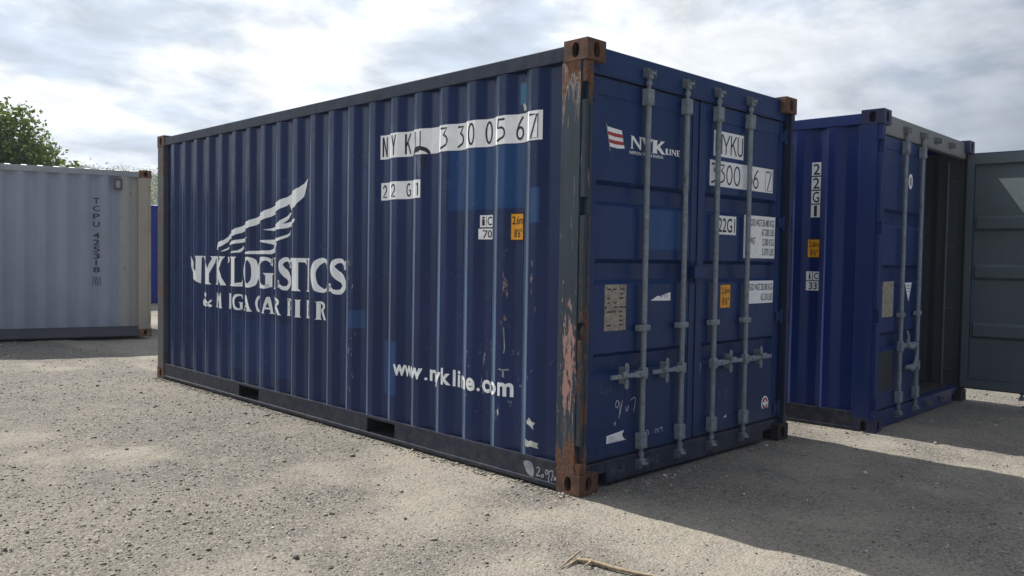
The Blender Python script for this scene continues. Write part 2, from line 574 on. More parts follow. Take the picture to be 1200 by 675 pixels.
# ---- flared roman capitals in a unit box, for the painted lettering -----------
G = {}
G['I'] = poly2([(0, 0), (1, 0), (.84, .08), (.84, .92), (1, 1), (0, 1), (.16, .92), (.16, .08)])
G['L'] = poly2([(.0, 0), (.97, 0), (1, .26), (.9, .14), (.62, .11), (.62, .92), (.7, 1), (0, 1), (.08, .92), (.08, .08)])
G['T'] = poly2([(.26, 0), (.74, 0), (.66, .08), (.66, .88), (.9, .87), (1, .78), (.97, 1), (.03, 1), (0, .78), (.1, .87), (.34, .88), (.34, .08)])
G['E'] = poly2([(0, 0), (.95, 0), (1, .2), (.85, .11), (.5, .11), (.5, .46), (.75, .46), (.8, .4), (.8, .62), (.75, .56), (.5, .56),
                (.5, .89), (.82, .89), (.95, .8), (.92, 1), (0, 1), (.1, .93), (.1, .07)])
G['N'] = poly2([(0, 0), (.3, 0), (.22, .08), (.22, .72), (.82, 0), (.93, 0), (.93, .92), (1, 1), (.72, 1), (.8, .92), (.8, .34),
                (.28, 1), (0, 1), (.1, .92), (.1, .08)])
G['NS'] = poly2([(0, 1), (.14, .85), (.34, .64), (.66, .43), (.68, .93), (.60, 1), (1, 1), (.92, .92), (.9, 0), (.5, .15), (.2, .36), (.04, .6)])
G['Y'] = poly2([(.28, 0), (.72, 0), (.64, .08), (.64, .38), (.92, .92), (1, 1), (.68, 1), (.74, .92), (.54, .54), (.34, .92), (.42, 1),
                (0, 1), (.07, .92), (.34, .38), (.34, .08)])
G['K'] = poly2([(0, 0), (.46, 0), (.38, .08), (.38, .4), (.72, 0), (1, 0), (.58, .57), (.86, .92), (.95, 1), (.6, 1), (.66, .93), (.38, .6),
                (.38, .92), (.46, 1), (0, 1), (.08, .92), (.08, .08)])
G['A'] = join2([poly2([(0, 0), (.3, 0), (.24, .08), (.52, .78), (.44, 1), (.38, .95), (.08, .08)]),
                poly2([(.44, 1), (.60, 1), (.93, .08), (1, 0), (.58, 0), (.66, .08), (.44, .8)]),
                rect2(.27, .25, .66, .36)])
G['M'] = join2([poly2([(0, 0), (.24, 0), (.19, .07), (.24, .75), (.2, 1), (.1, 1), (.06, .07)]),
                poly2([(.12, 1), (.28, 1), (.56, .28), (.46, .1)]), poly2([(.46, .1), (.54, .1), (.84, 1), (.72, 1)]),
                poly2([(.72, 1), (.9, 1), (.95, .07), (1, 0), (.66, 0), (.72, .07)])])
G['R'] = join2([poly2([(0, 0), (.48, 0), (.4, .08), (.4, .92), (0, 1), (.1, .92), (.1, .08)]),
                stroke([(.15, .93, .14), (.5, .93, .15), (.74, .76, .24), (.5, .53, .13), (.3, .52, .1)], 6),
                poly2([(.38, .52), (.62, .54), (.92, .08), (1, 0), (.72, 0)])])
G['O'] = stroke([(.5, .955, .1), (.76, .81, .25), (.84, .5, .32), (.76, .19, .25), (.5, .055, .13), (.24, .19, .25), (.16, .5, .32), (.24, .81, .25)], 6, True)
G['C'] = join2([stroke([(.92, .80, .16), (.72, .94, .12), (.42, .91, .19), (.17, .7, .28), (.14, .45, .28), (.27, .17, .24), (.58, .06, .12),
                        (.82, .10, .09), (.98, .22, .06)], 6), poly2([(.84, .72), (.98, .68), (.98, .98), (.88, .92)])])
G['G'] = join2([stroke([(.9, .84, .14), (.7, .95, .11), (.4, .91, .18), (.16, .7, .27), (.14, .45, .27), (.26, .17, .22), (.55, .05, .11),
                        (.78, .1, .13)], 6), poly2([(.66, .04), (.92, .06), (.92, .42), (1, .5), (.56, .5), (.66, .42)]),
                poly2([(.82, .76), (.95, .72), (.95, .98), (.86, .94)])])
G['S'] = join2([stroke([(.86, .78, .13), (.68, .93, .12), (.4, .93, .15), (.2, .76, .24), (.4, .56, .27), (.68, .42, .27), (.8, .24, .24),
                        (.58, .07, .15), (.28, .07, .12), (.07, .22, .1)], 6), poly2([(.78, .7), (.92, .68), (.92, .97), (.83, .93)]),
                poly2([(.03, .05), (.12, .08), (.16, .28), (.02, .3)])])
G['AMP'] = stroke([(1.0, .46, .08), (.8, .2, .12), (.5, .04, .16), (.16, .12, .2), (.2, .38, .18), (.5, .6, .14), (.6, .82, .14), (.38, .94, .12),
                   (.24, .8, .16), (.45, .5, .2), (.75, .2, .2), (1.0, .03, .16)], 6)

# ---- stencil figures as strokes, for the black codes --------------------------
arc = lambda cx, cy, rx, ry, a0, a1, n=12: [(cx + rx * math.cos(R(a0 + (a1 - a0) * i / n)), cy + ry * math.sin(R(a0 + (a1 - a0) * i / n))) for i in range(n + 1)]
STEN = {'N': [[(.06, 0), (.06, 1)], [(.06, 1), (.94, 0)], [(.94, 0), (.94, 1)]], 'Y': [[(0, 1), (.5, .42)], [(1, 1), (.5, .42)], [(.5, .46), (.5, 0)]],
        'K': [[(.06, 0), (.06, 1)], [(.95, 1), (.08, .4)], [(.36, .6), (1, 0)]],
        'U': [[(.07, 1), (.07, .2)] + arc(.5, .24, .43, .19, 180, 360) + [(.93, 1)]],
        '3': [[(.04, .95), (.92, .95), (.42, .62), (.62, .6)] + arc(.55, .36, .4, .24, 75, -60, 10) + [(.45, .1), (.02, .02)]],
        '0': [arc(.5, .5, .43, .46, 0, 360, 24)], '5': [[(.94, .95), (.16, .95), (.1, .58), (.4, .6)] + arc(.5, .36, .43, .24, 80, -50, 10) + [(.4, .1), (.03, .02)]],
        '6': [[(.9, .98), (.62, .86), (.3, .64), (.1, .4)], arc(.5, .29, .42, .25, 0, 360, 20)], '7': [[(.02, .95), (.93, .95), (.22, 0)]],
        '2': [[(.06, .74)] + arc(.5, .7, .42, .25, 150, -20, 10) + [(.82, .5), (.06, .05), (.98, .05)]],
        'G': [arc(.5, .5, .43, .46, 50, 300, 16) + [(.93, .14), (.93, .47), (.55, .47)]], '1': [[(.1, .8), (.7, .96), (.7, 0)]]}


def sten(ch, u0, v0, u1, v1, wu, wv):
    """stroke figure in the box; wu / wv: stroke widths across and up"""
    k = wv / wu
    out = []
    for ln in STEN[ch]:
        pts = [((u0 + a * (u1 - u0)) * k, v0 + b * (v1 - v0)) for a, b in ln]
        # square corners: doubled points keep the stroke full at bends
        vs, fs = ribbon2(pts, wv)
        out.append(([(a / k, b) for a, b in vs], fs))
    return join2(out)


# ------------------------------------------------------------------ container builder
L, W, H = 6.058, 2.438, 2.591
P0, PITCH, X0, DEP = 0.458, 0.277, 0.012, 0.036
POST = 0.19


def folds(p0, nrib, pitch=PITCH):
    """y of every fold of a corrugated side: list of (y, outer?)"""
    out = []
    for k in range(nrib):
        yo = p0 + pitch * k
        out += [(yo - .14, 0), (yo - .072, 1), (yo, 1), (yo + .068, 0)]
    return out


def side_profile(p0, nrib, y_end, pitch=PITCH, dep=DEP):
    pr = [(POST - .02, dep)] + [(y, 0.0 if o else dep) for y, o in folds(p0, nrib, pitch)] + [(y_end, dep)]
    return pr


def prof_x(pr, y):
    for (a, da), (b, db) in zip(pr, pr[1:]):
        if a <= y <= b:
            return da + (db - da) * (y - a) / (b - a) if b > a else da
    return pr[0][1] if y < pr[0][0] else pr[-1][1]


def corrugated(pr, z0, z1, flip=False, thick=0.004, nz=7, jit=0.0005, seed=0, wear_or_lit=False):
    """sheet folded along pr; outer faces use material 0, inner faces 1; slightly dented"""
    mb = MB()
    zs = [z0 + (z1 - z0) * i / nz for i in range(nz + 1)]
    rd = [pr[0]]
    for (a, da), (b, db), (c_, dc) in zip(pr, pr[1:], pr[2:]):     # rolled folds instead of knife edges
        q0 = Vector((b, db)) + (Vector((a, da)) - Vector((b, db))).normalized() * .011
        q2 = Vector((b, db)) + (Vector((c_, dc)) - Vector((b, db))).normalized() * .011
        q1 = (q0 + q2) / 4 + Vector((b, db)) / 2
        rd += [tuple(q0), tuple(q1), tuple(q2)]
    rd.append(pr[-1])
    pr = rd
    n = len(pr)
    rr = random.Random(seed)
    for lay, mi in ((0, 0), (thick, 1)):
        vs = []
        for z in zs:
            for (y, d) in pr:
                j = mnoise.noise(Vector((y * 1.7 + seed, z * 1.1, d * 20))) * jit * 2.2
                if lay == 0 and (z == z0 or z == z1):
                    j = 0
                x = X0 + d + lay + j
                vs.append((W - x if flip else x, y + (rr.random() - .5) * jit, z))
        base = len(mb.v)
        mb.v += [tuple(q) for q in vs]
        for a in range(nz):
            for b in range(n - 1):
                mb.f.append([base + i for i in (a * n + b, a * n + b + 1, (a + 1) * n + b + 1, (a + 1) * n + b)])
                fold, part = divmod(b - 1, 3)                 # part 2 is the flat after a fold, 0 and 1 its rolled corner
                rolled = b > 0 and part < 2
                lit_slope = wear_or_lit and lay == 0 and b > 0 and (fold % 4 == 2)  # slopes turned to the sun get the lighter, painted-light material
                mb.m.append(2 if lit_slope else mi)
                mb.sm.append(bool(rolled))
    return mb


def casting_mb(cx, cy, cz, sx, sy, sz):
    """corner casting with oval openings on side, end and top/bottom faces; c* is the outer corner"""
    lx, ly, lz = .162, .178, .118
    mb = MB()
    O = Vector((cx, cy, cz))
    ax = (Vector((sx, 0, 0)), Vector((0, sy, 0)), Vector((0, 0, sz)))

    def face(o, u, v, nrm, w_, h_, hw, hh):
        angs = sorted(set([2 * math.pi * k / 28 for k in range(28)] +
                          [math.atan2(b * h_, a * w_) % (2 * math.pi) for a in (1, -1) for b in (1, -1)]))
        c = o + u * w_ / 2 + v * h_ / 2
        outer, inner = [], []
        for a in angs:
            ca, sa = math.cos(a), math.sin(a)
            k = min(w_ / 2 / abs(ca) if abs(ca) > 1e-9 else 1e9, h_ / 2 / abs(sa) if abs(sa) > 1e-9 else 1e9)
            outer.append(c + u * ca * k + v * sa * k)
            q = (abs(ca / hw) ** 2.6 + abs(sa / hh) ** 2.6) ** (-1 / 2.6)
            inner.append(c + u * ca * q + v * sa * q)
        n = len(angs)
        deep = [p - nrm * .03 for p in inner]
        far = [c + (p - c) * 1.0 - nrm * .075 for p in inner]
        mb.add(outer + inner, [(i, (i + 1) % n, n + (i + 1) % n, n + i) for i in range(n)])
        mb.add(inner + deep, [(i, (i + 1) % n, n + (i + 1) % n, n + i) for i in range(n)], 0, True)
        mb.add(deep + far, [(i, (i + 1) % n, n + (i + 1) % n, n + i) for i in range(n)], 1, True)
        mb.add(far, [list(range(n))], 1)
    face(O, ax[1], ax[2], -ax[0], ly, lz, .026, .043)      # long-side face
    face(O, ax[0], ax[2], -ax[1], lx, lz, .026, .043)      # end face
    face(O, ax[0], ax[1], -ax[2], lx, ly, .03, .06)        # top or bottom face
    P = lambda a, b, c: O + ax[0] * a * lx + ax[1] * b * ly + ax[2] * c * lz
    mb.add([P(1, 0, 0), P(1, 1, 0), P(1, 1, 1), P(1, 0, 1)], [(0, 1, 2, 3)])
    mb.add([P(0, 1, 0), P(1, 1, 0), P(1, 1, 1), P(0, 1, 1)], [(0, 1, 2, 3)])
    mb.add([P(0, 0, 1), P(1, 0, 1), P(1, 1, 1), P(0, 1, 1)], [(0, 1, 2, 3)])
    return mb


RECESS = [(0.665, 0.79), (1.225, 1.35), (1.69, 1.81)]
HINGE_Z = (0.235, 0.94, 1.65, 2.30)
DZ0, DZ1, DW = 0.165, 2.405, 1.128
DX = 0.085            # hinge line of the left door
BARS = (0.53, 0.945)  # from the hinge line


def door_leaf(sx):
    """leaf in hinge coordinates: x from 0 to sx*DW, front at y = 0 looking to -y, back at y > 0"""
    mb = MB()
    X = lambda a: sx * a
    fr = .07
    for (a, b, z0, z1) in ((0, fr, DZ0, DZ1), (DW - fr, DW, DZ0, DZ1), (fr, DW - fr, DZ0, DZ0 + .085), (fr, DW - fr, DZ1 - .1, DZ1)):
        mb.box(X(a), X(b), 0.0, .05, z0, z1, 0, 0.003)
    xs = [fr - .004, fr + .012, fr + .03, DW - fr - .03, DW - fr - .012, DW - fr + .004]
    zs = [DZ0 + .08]
    dz = [0]
    for a, b in RECESS:
        zs += [a - .022, a + .006, b - .020, b + .006]
        dz += [0, 1, 1, 0]
    zs.append(DZ1 - .095)
    dz.append(0)
    for lay, mi in ((.005, 0), (.009, 1)):
        vs, fs = [], []
        for z, q in zip(zs, dz):
            for i, x in enumerate(xs):
                vs.append((X(x), lay + (.034 if q and 1 < i < 4 else 0.0), z))
        n = len(xs)
        for a in range(len(zs) - 1):
            for b in range(n - 1):
                fs.append((a * n + b, a * n + b + 1, (a + 1) * n + b + 1, (a + 1) * n + b))
        mb.add(vs, fs, mi)
    # inner frame faces in the inner colour (thin skin just proud of the frame's back)
    for (a, b, z0, z1) in ((.004, fr - .002, DZ0 + .004, DZ1 - .004), (DW - fr + .002, DW - .004, DZ0 + .004, DZ1 - .004),
                           (fr - .002, DW - fr + .002, DZ0 + .004, DZ0 + .083), (fr - .002, DW - fr + .002, DZ1 - .098, DZ1 - .004)):
        mb.box(X(a), X(b), .0505, .054, z0, z1, 1)
    return mb


def fit_door(door, sx, mats, handle_dir, handle_z=(0.655, 0.655), handles=True):
    """locking bars, guards, clamps, handles, hinges, gasket as sub-parts of a door leaf"""
    X = lambda a: sx * a
    yb = -.03
    for k, bx in enumerate(BARS):
        x = X(bx)
        m = MB()
        m.tube([(x, yb, .25), (x, yb, 2.32)], .0175, 14)
        m.tube([(x, yb, 2.31), (x, yb, 2.475)], .0125, 12)
        m.tube([(x, yb, .26), (x, yb, .105)], .0125, 12)
        for zc, s in ((2.47, 1), (.105, -1)):            # cam heads
            m.box(x - .022, x + .022, yb - .02, yb + .012, zc - .012, zc + .016, 0, .004)
            m.box(x - .014, x + .03, yb - .028, yb + .005, zc - .004 + .018 * s, zc + .012 + .018 * s, 0, .004)
        for zc in (2.43, .15):                           # collars
            m.tube([(x, yb, zc - .012), (x, yb, zc + .012)], .0185, 12)
        m.build('locking_bar', mats['bar'], door)
        for zc in (2.345, .235):                           # guard plates folded round the bar
            g = MB()
            g.box(x - .036, x + .029, yb - .024, yb + .026, zc - .05, zc + .05, 0, .006)
            for a in (-.026, .02):
                for b in (-.035, .035):
                    g.tube([(x + a, yb - .022, zc + b), (x + a, yb - .029, zc + b)], .006, 8)
            g.build('bar_guard', mats['bar'], door)
        c = MB()
        c.box(x - .062, x + .04, yb - .022, yb + .024, .917, .953, 0, .006)
        c.tube([(x - .045, yb - .02, .935), (x - .045, yb - .03, .935)], .007, 8)
        c.build('bar_clamp', mats['bar'], door)
        if handles:
            hz = handle_z[k]
            hd = handle_dir
            h = MB()
            h.box(x - .023, x + .023, yb - .024, yb + .022, hz - .034, hz + .034, 0, .006)
            h.box(x, x + hd * .10, yb - .03, yb - .006, hz - .020, hz + .019, 0, .005)
            h.tube([(x + hd * .06, yb - .02, hz), (x + hd * .06, yb - .04, hz)], .012, 10)
            h.box(x + hd * .09, x + hd * .34, yb - .028, yb - .014, hz - .013, hz + .013, 0, .004)
            h.build('bar_handle', mats['bar'], door)
            q = MB()                                       # handle catch: ring above and hasp below
            xc = x + hd * .19
            for zc, rr_ in ((hz + .046, .018), (hz - .049, .018)):
                ring = [(xc + rr_ * .62 * math.cos(t), yb - .022, zc + rr_ * 1.5 * math.sin(t)) for t in [2 * math.pi * i / 16 for i in range(17)]]
                q.tube(ring, .007, 8, caps=False)
            q.box(xc - .014, xc + .014, yb - .012, yb + .03, hz - .05, hz + .05, 0, .004)
            q.box(xc - .012, xc + .05 * hd, yb - .042, yb - .03, hz - .004, hz + .03, 0, .004)
            q.build('handle_catch', mats['bar'], door)
    for hz in HINGE_Z:
        h = MB()
        h.tube([(X(-.012), -.012, hz - .055), (X(-.012), -.012, hz + .055)], .013, 12)
        h.box(X(-.012), X(.055), -.014, .002, hz - .035, hz + .035, 0, .003)
        h.build('hinge', mats['door'][0], door)
    gk = MB()
    gk.box(X(DW + .0005), X(DW + .004), .004, .05, DZ0, DZ1)
    gk.box(X(.03), X(DW - .01), .006, .045, DZ0 - .008, DZ0 - .0005)
    gk.box(X(.03), X(DW - .01), .006, .045, DZ1 + .0005, DZ1 + .008)
    gk.box(X(-.022), X(-.001), .03, .05, DZ0, DZ1)
    gk.build('door_gasket', MAT['rubber'], door)


def dsurf(u, v, lift):
    return (u, .005 - .0015 - lift, v)


def container(name, label, loc, rotz, mats, doors=True, open_right=0.0, nrib=20, p0=P0, pitch=PITCH, seed=1,
              pockets=True, group=None, dep=DEP):
    root = thing(name, label, 'shipping container', loc, rotz, group or 'shipping containers in the yard')
    P = {}
    y_end = L - POST + .02
    pr = side_profile(p0, nrib, y_end, pitch, dep)
    P['prof'] = pr
    P['side_wall'] = corrugated(pr, .163, 2.483, False, seed=seed, wear_or_lit='edge' in mats).build('side_wall', [mats['side'], mats['inside']] + ([mats['edge']] if 'edge' in mats else []), root)
    P['side_wall_r'] = corrugated(pr, .163, 2.483, True, seed=seed + 5).build('side_wall', [mats['side'], mats['inside']], root)
    # end wall: deeper folds running up
    ew = MB()
    px, x = [], .06
    while x < W - .06:
        for dxx, d in ((0, .045), (.05, .045), (.09, 0), (.16, 0), (.2, .045)):
            if x + dxx <= W - .055:
                px.append((x + dxx, d))
        x += .25
    for lay, mi in ((0, 0), (-.004, 1)):
        vs = [(a, L - .012 - d + lay, z) for z in (.165, 2.5) for a, d in px]
        n = len(px)
        ew.add(vs, [(i, i + 1, n + i + 1, n + i) for i in range(n - 1)], mi)
    ew.build('end_wall', [mats['side'], mats['inside']], root)
    # roof sheet: shallow folds running across, ends of the crests show above the rail
    rf = MB()
    ys, y = [], .16
    while y < L - .16:
        ys += [(y, 0), (y + .05, 0), (y + .075, .02), (y + .135, .02), (y + .16, 0)]
        y += .209
    xs = [(.05, -.004), (.085, .004), (.12, 1), (W - .12, 1), (W - .085, .004), (W - .05, -.004)]
    vs = [(a, yy, 2.5655 + (d if k == 1 else (d * .55 if k > 0 else -.003))) for yy, d in ys for a, k in xs]
    n = len(xs)
    rf.add(vs, [(i * n + j, i * n + j + 1, (i + 1) * n + j + 1, (i + 1) * n + j) for i in range(len(ys) - 1) for j in range(n - 1)])
    rf.build('roof', mats.get('roof', mats['side']), root)
    fl = MB()
    fl.box(.052, W - .052, .13, L - .06, .125, .158)
    fl.build('floor', MAT['wood_floor'], root)
    # top rails, bottom rails
    for s in (0, 1):
        X = (lambda a: W - a) if s else (lambda a: a)
        m = MB()
        m.box(X(.004), X(.066), .1785, L - .1785, 2.481, 2.566, 0, .004)
        m.build('top_rail', mats['rail'], root)
        m = MB()
        m.box(X(.003), X(.012), .1785, L - .1785, .147, .1655, 0)
        m.box(X(.012), X(.06), .1785, L - .1785, .1475, .163, 0)
        m.box(X(.003), X(.04), .1785, L - .1785, .012, .030, 0)
        m.box(X(.0), X(.012), .1785, L - .1785, .022, .0385, 0, .002)
        segs = [(.1785, L - .1785)]
        if pockets:
            segs = [(.1785, 1.765), (2.11, 3.79), (4.17, L - .1785)]
        for a, b in segs:
            m.box(X(.008), X(.014), a, b, .030, .147, 0)
        if pockets:
            for a, b in ((1.765, 2.11), (3.79, 4.17)):
                for q, z_ in ((.0, .034), (.0, .143)):
                    m.box(X(.014), X(.9), a, b, z_ - .003, z_ + .003, 1)
                for yy in (a, b):
                    m.box(X(.0145), X(.9), yy - .003, yy + .003, .0375, .1395, 1)
                m.box(X(.895), X(.9), a + .004, b - .004, .038, .139, 1)
        m.build('bottom_rail', [mats['bottom'], mats['pocket']], root)
    # corner posts
    for s in (0, 1):
        X = (lambda a: W - a) if s else (lambda a: a)
        m = MB()
        z0, z1 = .1185, H - .1185
        m.box(X(.003), X(.038), .046, POST, z0, z1, 0, .004)
        m.box(X(.0385), X(.064), .006, .10, z0, z1, 0, .002)
        edges = [z0]
        for hz in HINGE_Z:
            edges += [hz - .05, hz + .05]
        edges.append(z1)
        for a, b in zip(edges[::2], edges[1::2]):
            m.box(X(.008), X(.0385), .008, .0455, a, b, 0, .006)
        m.build('corner_post', mats['post'] if s == 0 else mats['post_r'], root)
        m = MB()
        m.box(X(.003), X(.10), L - .155, L - .003, z0, z1, 0, .006)
        m.build('corner_post', mats['post_far'], root)
    for (cx, sx) in ((0, 1), (W, -1)):
        for (cy, sy) in ((0, 1), (L, -1)):
            for (cz, sz) in ((0, 1), (H, -1)):
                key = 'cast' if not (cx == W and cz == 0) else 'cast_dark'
                casting_mb(cx, cy, cz, sx, sy, sz).build('corner_casting', [mats[key], MAT['casting_dark']], root)
    # end frame at the blind end
    m = MB()
    m.box(.1625, W - .1625, L - .06, L - .004, 2.49, 2.575, 0, .004)
    m.build('end_rail', mats['rail'], root)
    m = MB()
    m.box(.1625, W - .1625, L - .06, L - .004, .015, .163, 0, .004)
    m.build('end_rail', mats['rail'], root)
    # header and sill at the door end
    hd = MB()
    hd.box(.1625, W - .1625, .047, .11, 2.425, 2.572, 0, .004)
    hd.box(.066, W - .066, .05, .11, 2.416, 2.4725, 0, .003)
    hdr = hd.build('door_header', mats['header'], root)
    sl = MB()
    sl.box(.30, W - .30, .047, .11, .018, .150, 0, .004)
    sl.box(.1625, .299, .049, .11, .085, .149, 0, .003)
    sl.box(W - .299, W - .1625, .049, .11, .085, .149, 0, .003)
    sl.box(.066, W - .066, .052, .13, .1205, .153, 0, .002)
    sill = sl.build('door_sill', mats['sill'], root)
    if not doors:
        m = MB()
        m.box(.07, W - .07, .04, .09, .155, 2.415)
        m.build('door', mats['door'], root)
        return root, P
    for bx in (DX + BARS[0], DX + BARS[1], W - DX - BARS[1], W - DX - BARS[0]):
        for par, zc in ((hdr, 2.492), (sill, .088)):
            k = MB()
            k.box(bx - .036, bx - .026, .006, .046, zc - .022, zc + .024, 0, .002)
            k.box(bx + .034, bx + .044, .006, .046, zc - .022, zc + .024, 0, .002)
            k.box(bx - .042, bx + .05, .040, .0465, zc - .03, zc + .032, 0, .002)
            k.build('cam_keeper', mats['keeper'], par)
    for sx, key in ((1, 'door_l'), (-1, 'door_r')):
        d = door_leaf(sx).build('door', list(mats['door']), root)
        d.location = (DX if sx == 1 else W - DX, .06, 0)
        if sx == -1 and open_right:
            d.location = (W - DX + .03, .035, 0)
            d.rotation_euler = (0, 0, open_right)
            d.scale = (1, 1, 1.032)
            d.location.z = -.022
        P[key] = d
    return root, P


# ------------------------------------------------------------------ ground
def fbm(x, y, s, seed=0.0):
    return mnoise.fractal(Vector((x * s + seed, y * s - seed, seed)), 0.9, 2.1, 5)


def gheight(x, y):
    d = math.hypot(x + 3.5, y + 3.0)
    k = 1.0 if d < 30 else max(0.0, 1 - (d - 30) / 60)
    # flat where the containers sit
    inside = 0.0
    for (x0, x1, y0, y1) in ((-.1, 2.55, -.1, 6.2), (3.0, 5.8, -.5, 6.0)):
        ddx = max(x0 - x, 0, x - x1); ddy = max(y0 - y, 0, y - y1)
        inside = max(inside, 1 - min(1, math.hypot(ddx, ddy) / 0.5))
    return k * (1 - inside) * (0.030 * fbm(x, y, 0.55, 3.0) + 0.011 * fbm(x, y, 2.4, 9.0) + .004 * fbm(x, y, 8.0, 5.0)) - 0.004


def gravel_and_shade(x, y):
    """0 on packed pale dust, 1 on loose grey gravel; raised over shadowed ground to darken it"""
    q = mnoise.fractal(Vector((x * .5 + 2, y * .38 + 7, 0)), .9, 2.1, 5) + .4 * mnoise.fractal(Vector((x * 2.1, y * 1.7 + 3, 4)), .9, 2.1, 4)
    b = -0.12
    b += .55 * max(0, min(1, (y - .2 - .2 * x) / 3.5)) if x < .2 else 0
    b += .42 * max(0, min(1, (x + .1) / .6)) if y < .3 else 0  # shade deepened by colour: more grey where the container shadows fall
    b -= .25 * max(0, min(1, (-.9 - y) / 1.2)) if x < 0 else 0
    return max(0.0, min(1.0, .5 + .95 * (q + b)))


def graded(lo, hi, c0, c1, fine, grow=1.13):
    xs = list(np.arange(c0, c1, fine))
    st, x = fine, c1
    while x < hi:
        xs.append(x); st *= grow; x += st
    xs.append(hi)
    st, x = fine, c0 - fine
    while x > lo:
        xs.insert(0, x); st *= grow; x -= st
    xs.insert(0, lo)
    return xs


gx = graded(-880, 880, -4.0, 3.2, 0.04)
gy = graded(-880, 880, -3.4, 5.2, 0.04)
vs = [(x, y, gheight(x, y)) for y in gy for x in gx]
n = len(gx)
fs = [(j * n + i, j * n + i + 1, (j + 1) * n + i + 1, (j + 1) * n + i) for j in range(len(gy) - 1) for i in range(n - 1)]
me = bpy.data.meshes.new('ground')
me.from_pydata(vs, [], fs)
me.polygons.foreach_set('use_smooth', [True] * len(fs))
at = me.attributes.new('gravel_and_shade', 'FLOAT', 'POINT')
at.data.foreach_set('value', [gravel_and_shade(x, y) if abs(x) < 25 and abs(y) < 25 else .5 for x, y, z in vs])
ground = link(bpy.data.objects.new('ground', me))
ground['kind'] = 'structure'

m, t, bs, out = new_mat('gravel_ground')
oc = t.n('ShaderNodeTexCoord').outputs['Object']
gA = t.noise(oc, 0.33, 6, 0.6)
gB = t.noise(t.map(oc, loc=(7, 3, 0)), 1.4, 7, 0.62, dist=0.4)
gC = t.noise(oc, 9, 7, 0.7)
gD = t.noise(oc, 85, 6, 0.75)
vo = t.n('ShaderNodeTexVoronoi', {'Vector': oc, 'Scale': 75.0, 'Randomness': 1.0}, feature='F1')
vo2 = t.n('ShaderNodeTexVoronoi', {'Vector': oc, 'Scale': 190.0, 'Randomness': 1.0}, feature='F1')
dust = (0.275, 0.250, 0.212)
grav = (0.078, 0.079, 0.082)
gk = t.n('ShaderNodeAttribute', attribute_name='gravel_and_shade').outputs['Fac']
k = t.math('ADD', t.math('MULTIPLY', t.smooth(gk, 0.2, 0.85), 0.9), t.math('MULTIPLY', t.math('SUBTRACT', t.noise(oc, 3.5, 7, 0.68), 0.5), 0.9), clamp=True)
c = t.mix(k, dust, grav)
c = t.mix(t.ramp(gC, 0.38, 0.72, 0, 0.5), c, (0.155, 0.145, 0.130))
c = t.mix(t.ramp(gA, 0.42, 0.62, 0, 0.35), c, (0.285, 0.258, 0.215))
fine = t.noise(oc, 210, 4, 0.7)
c = t.mix(0.55, c, t.mix(1.0, c, t.n('ShaderNodeCombineXYZ', {0: t.ramp(fine, .3, .7, .35, 1.65), 1: t.ramp(fine, .3, .7, .35, 1.65), 2: t.ramp(fine, .3, .7, .35, 1.65)}).outputs[0], 'MULTIPLY'))
amt = t.math('ADD', 0.75, t.math('MULTIPLY', k, 0.45))
# single grains of differing tone
gr = t.sep(vo.outputs['Color'])[0]
c = t.mix(t.math('MULTIPLY', t.math('MULTIPLY', t.ramp(gr, 0.72, 0.95), 0.6), amt), c, (0.31, 0.285, 0.245))
c = t.mix(t.math('MULTIPLY', t.math('MULTIPLY', t.ramp(gr, 0.26, 0.05), 0.6), amt), c, (0.072, 0.067, 0.062))
gr2 = t.sep(vo2.outputs['Color'])[1]
c = t.mix(t.math('MULTIPLY', t.math('MULTIPLY', t.ramp(gr2, 0.5, 1.0), 0.5), amt), c, (0.30, 0.27, 0.225))
c = t.mix(t.math('MULTIPLY', t.math('MULTIPLY', t.ramp(gr2, 0.4, 0.0), 0.5), amt), c, (0.09, 0.083, 0.075))
setc(t, bs.inputs['Base Color'], c)
bs.inputs['Roughness'].default_value = 0.95
bs.inputs['Specular IOR Level'].default_value = 0.15
hgt = t.math('ADD', t.math('MULTIPLY', t.math('SUBTRACT', 1.0, vo.outputs['Distance']), 0.5),
             t.math('ADD', t.math('ADD', t.math('MULTIPLY', gD, 0.5), t.math('MULTIPLY', t.noise(oc, 28, 6, .7), 1.1)), t.math('MULTIPLY', gC, 0.9)))
bump(t, bs, hgt, 0.85, 0.012)
me.materials.append(m)

# loose stones: one stuff object
icv = []
bm = bmesh.new()
bmesh.ops.create_icosphere(bm, subdivisions=1, radius=1.0)
bm.verts.index_update()
icv = np.array([v.co[:] for v in bm.verts])
icf = np.array([[v.index for v in f.verts] for f in bm.faces])
bm.free()


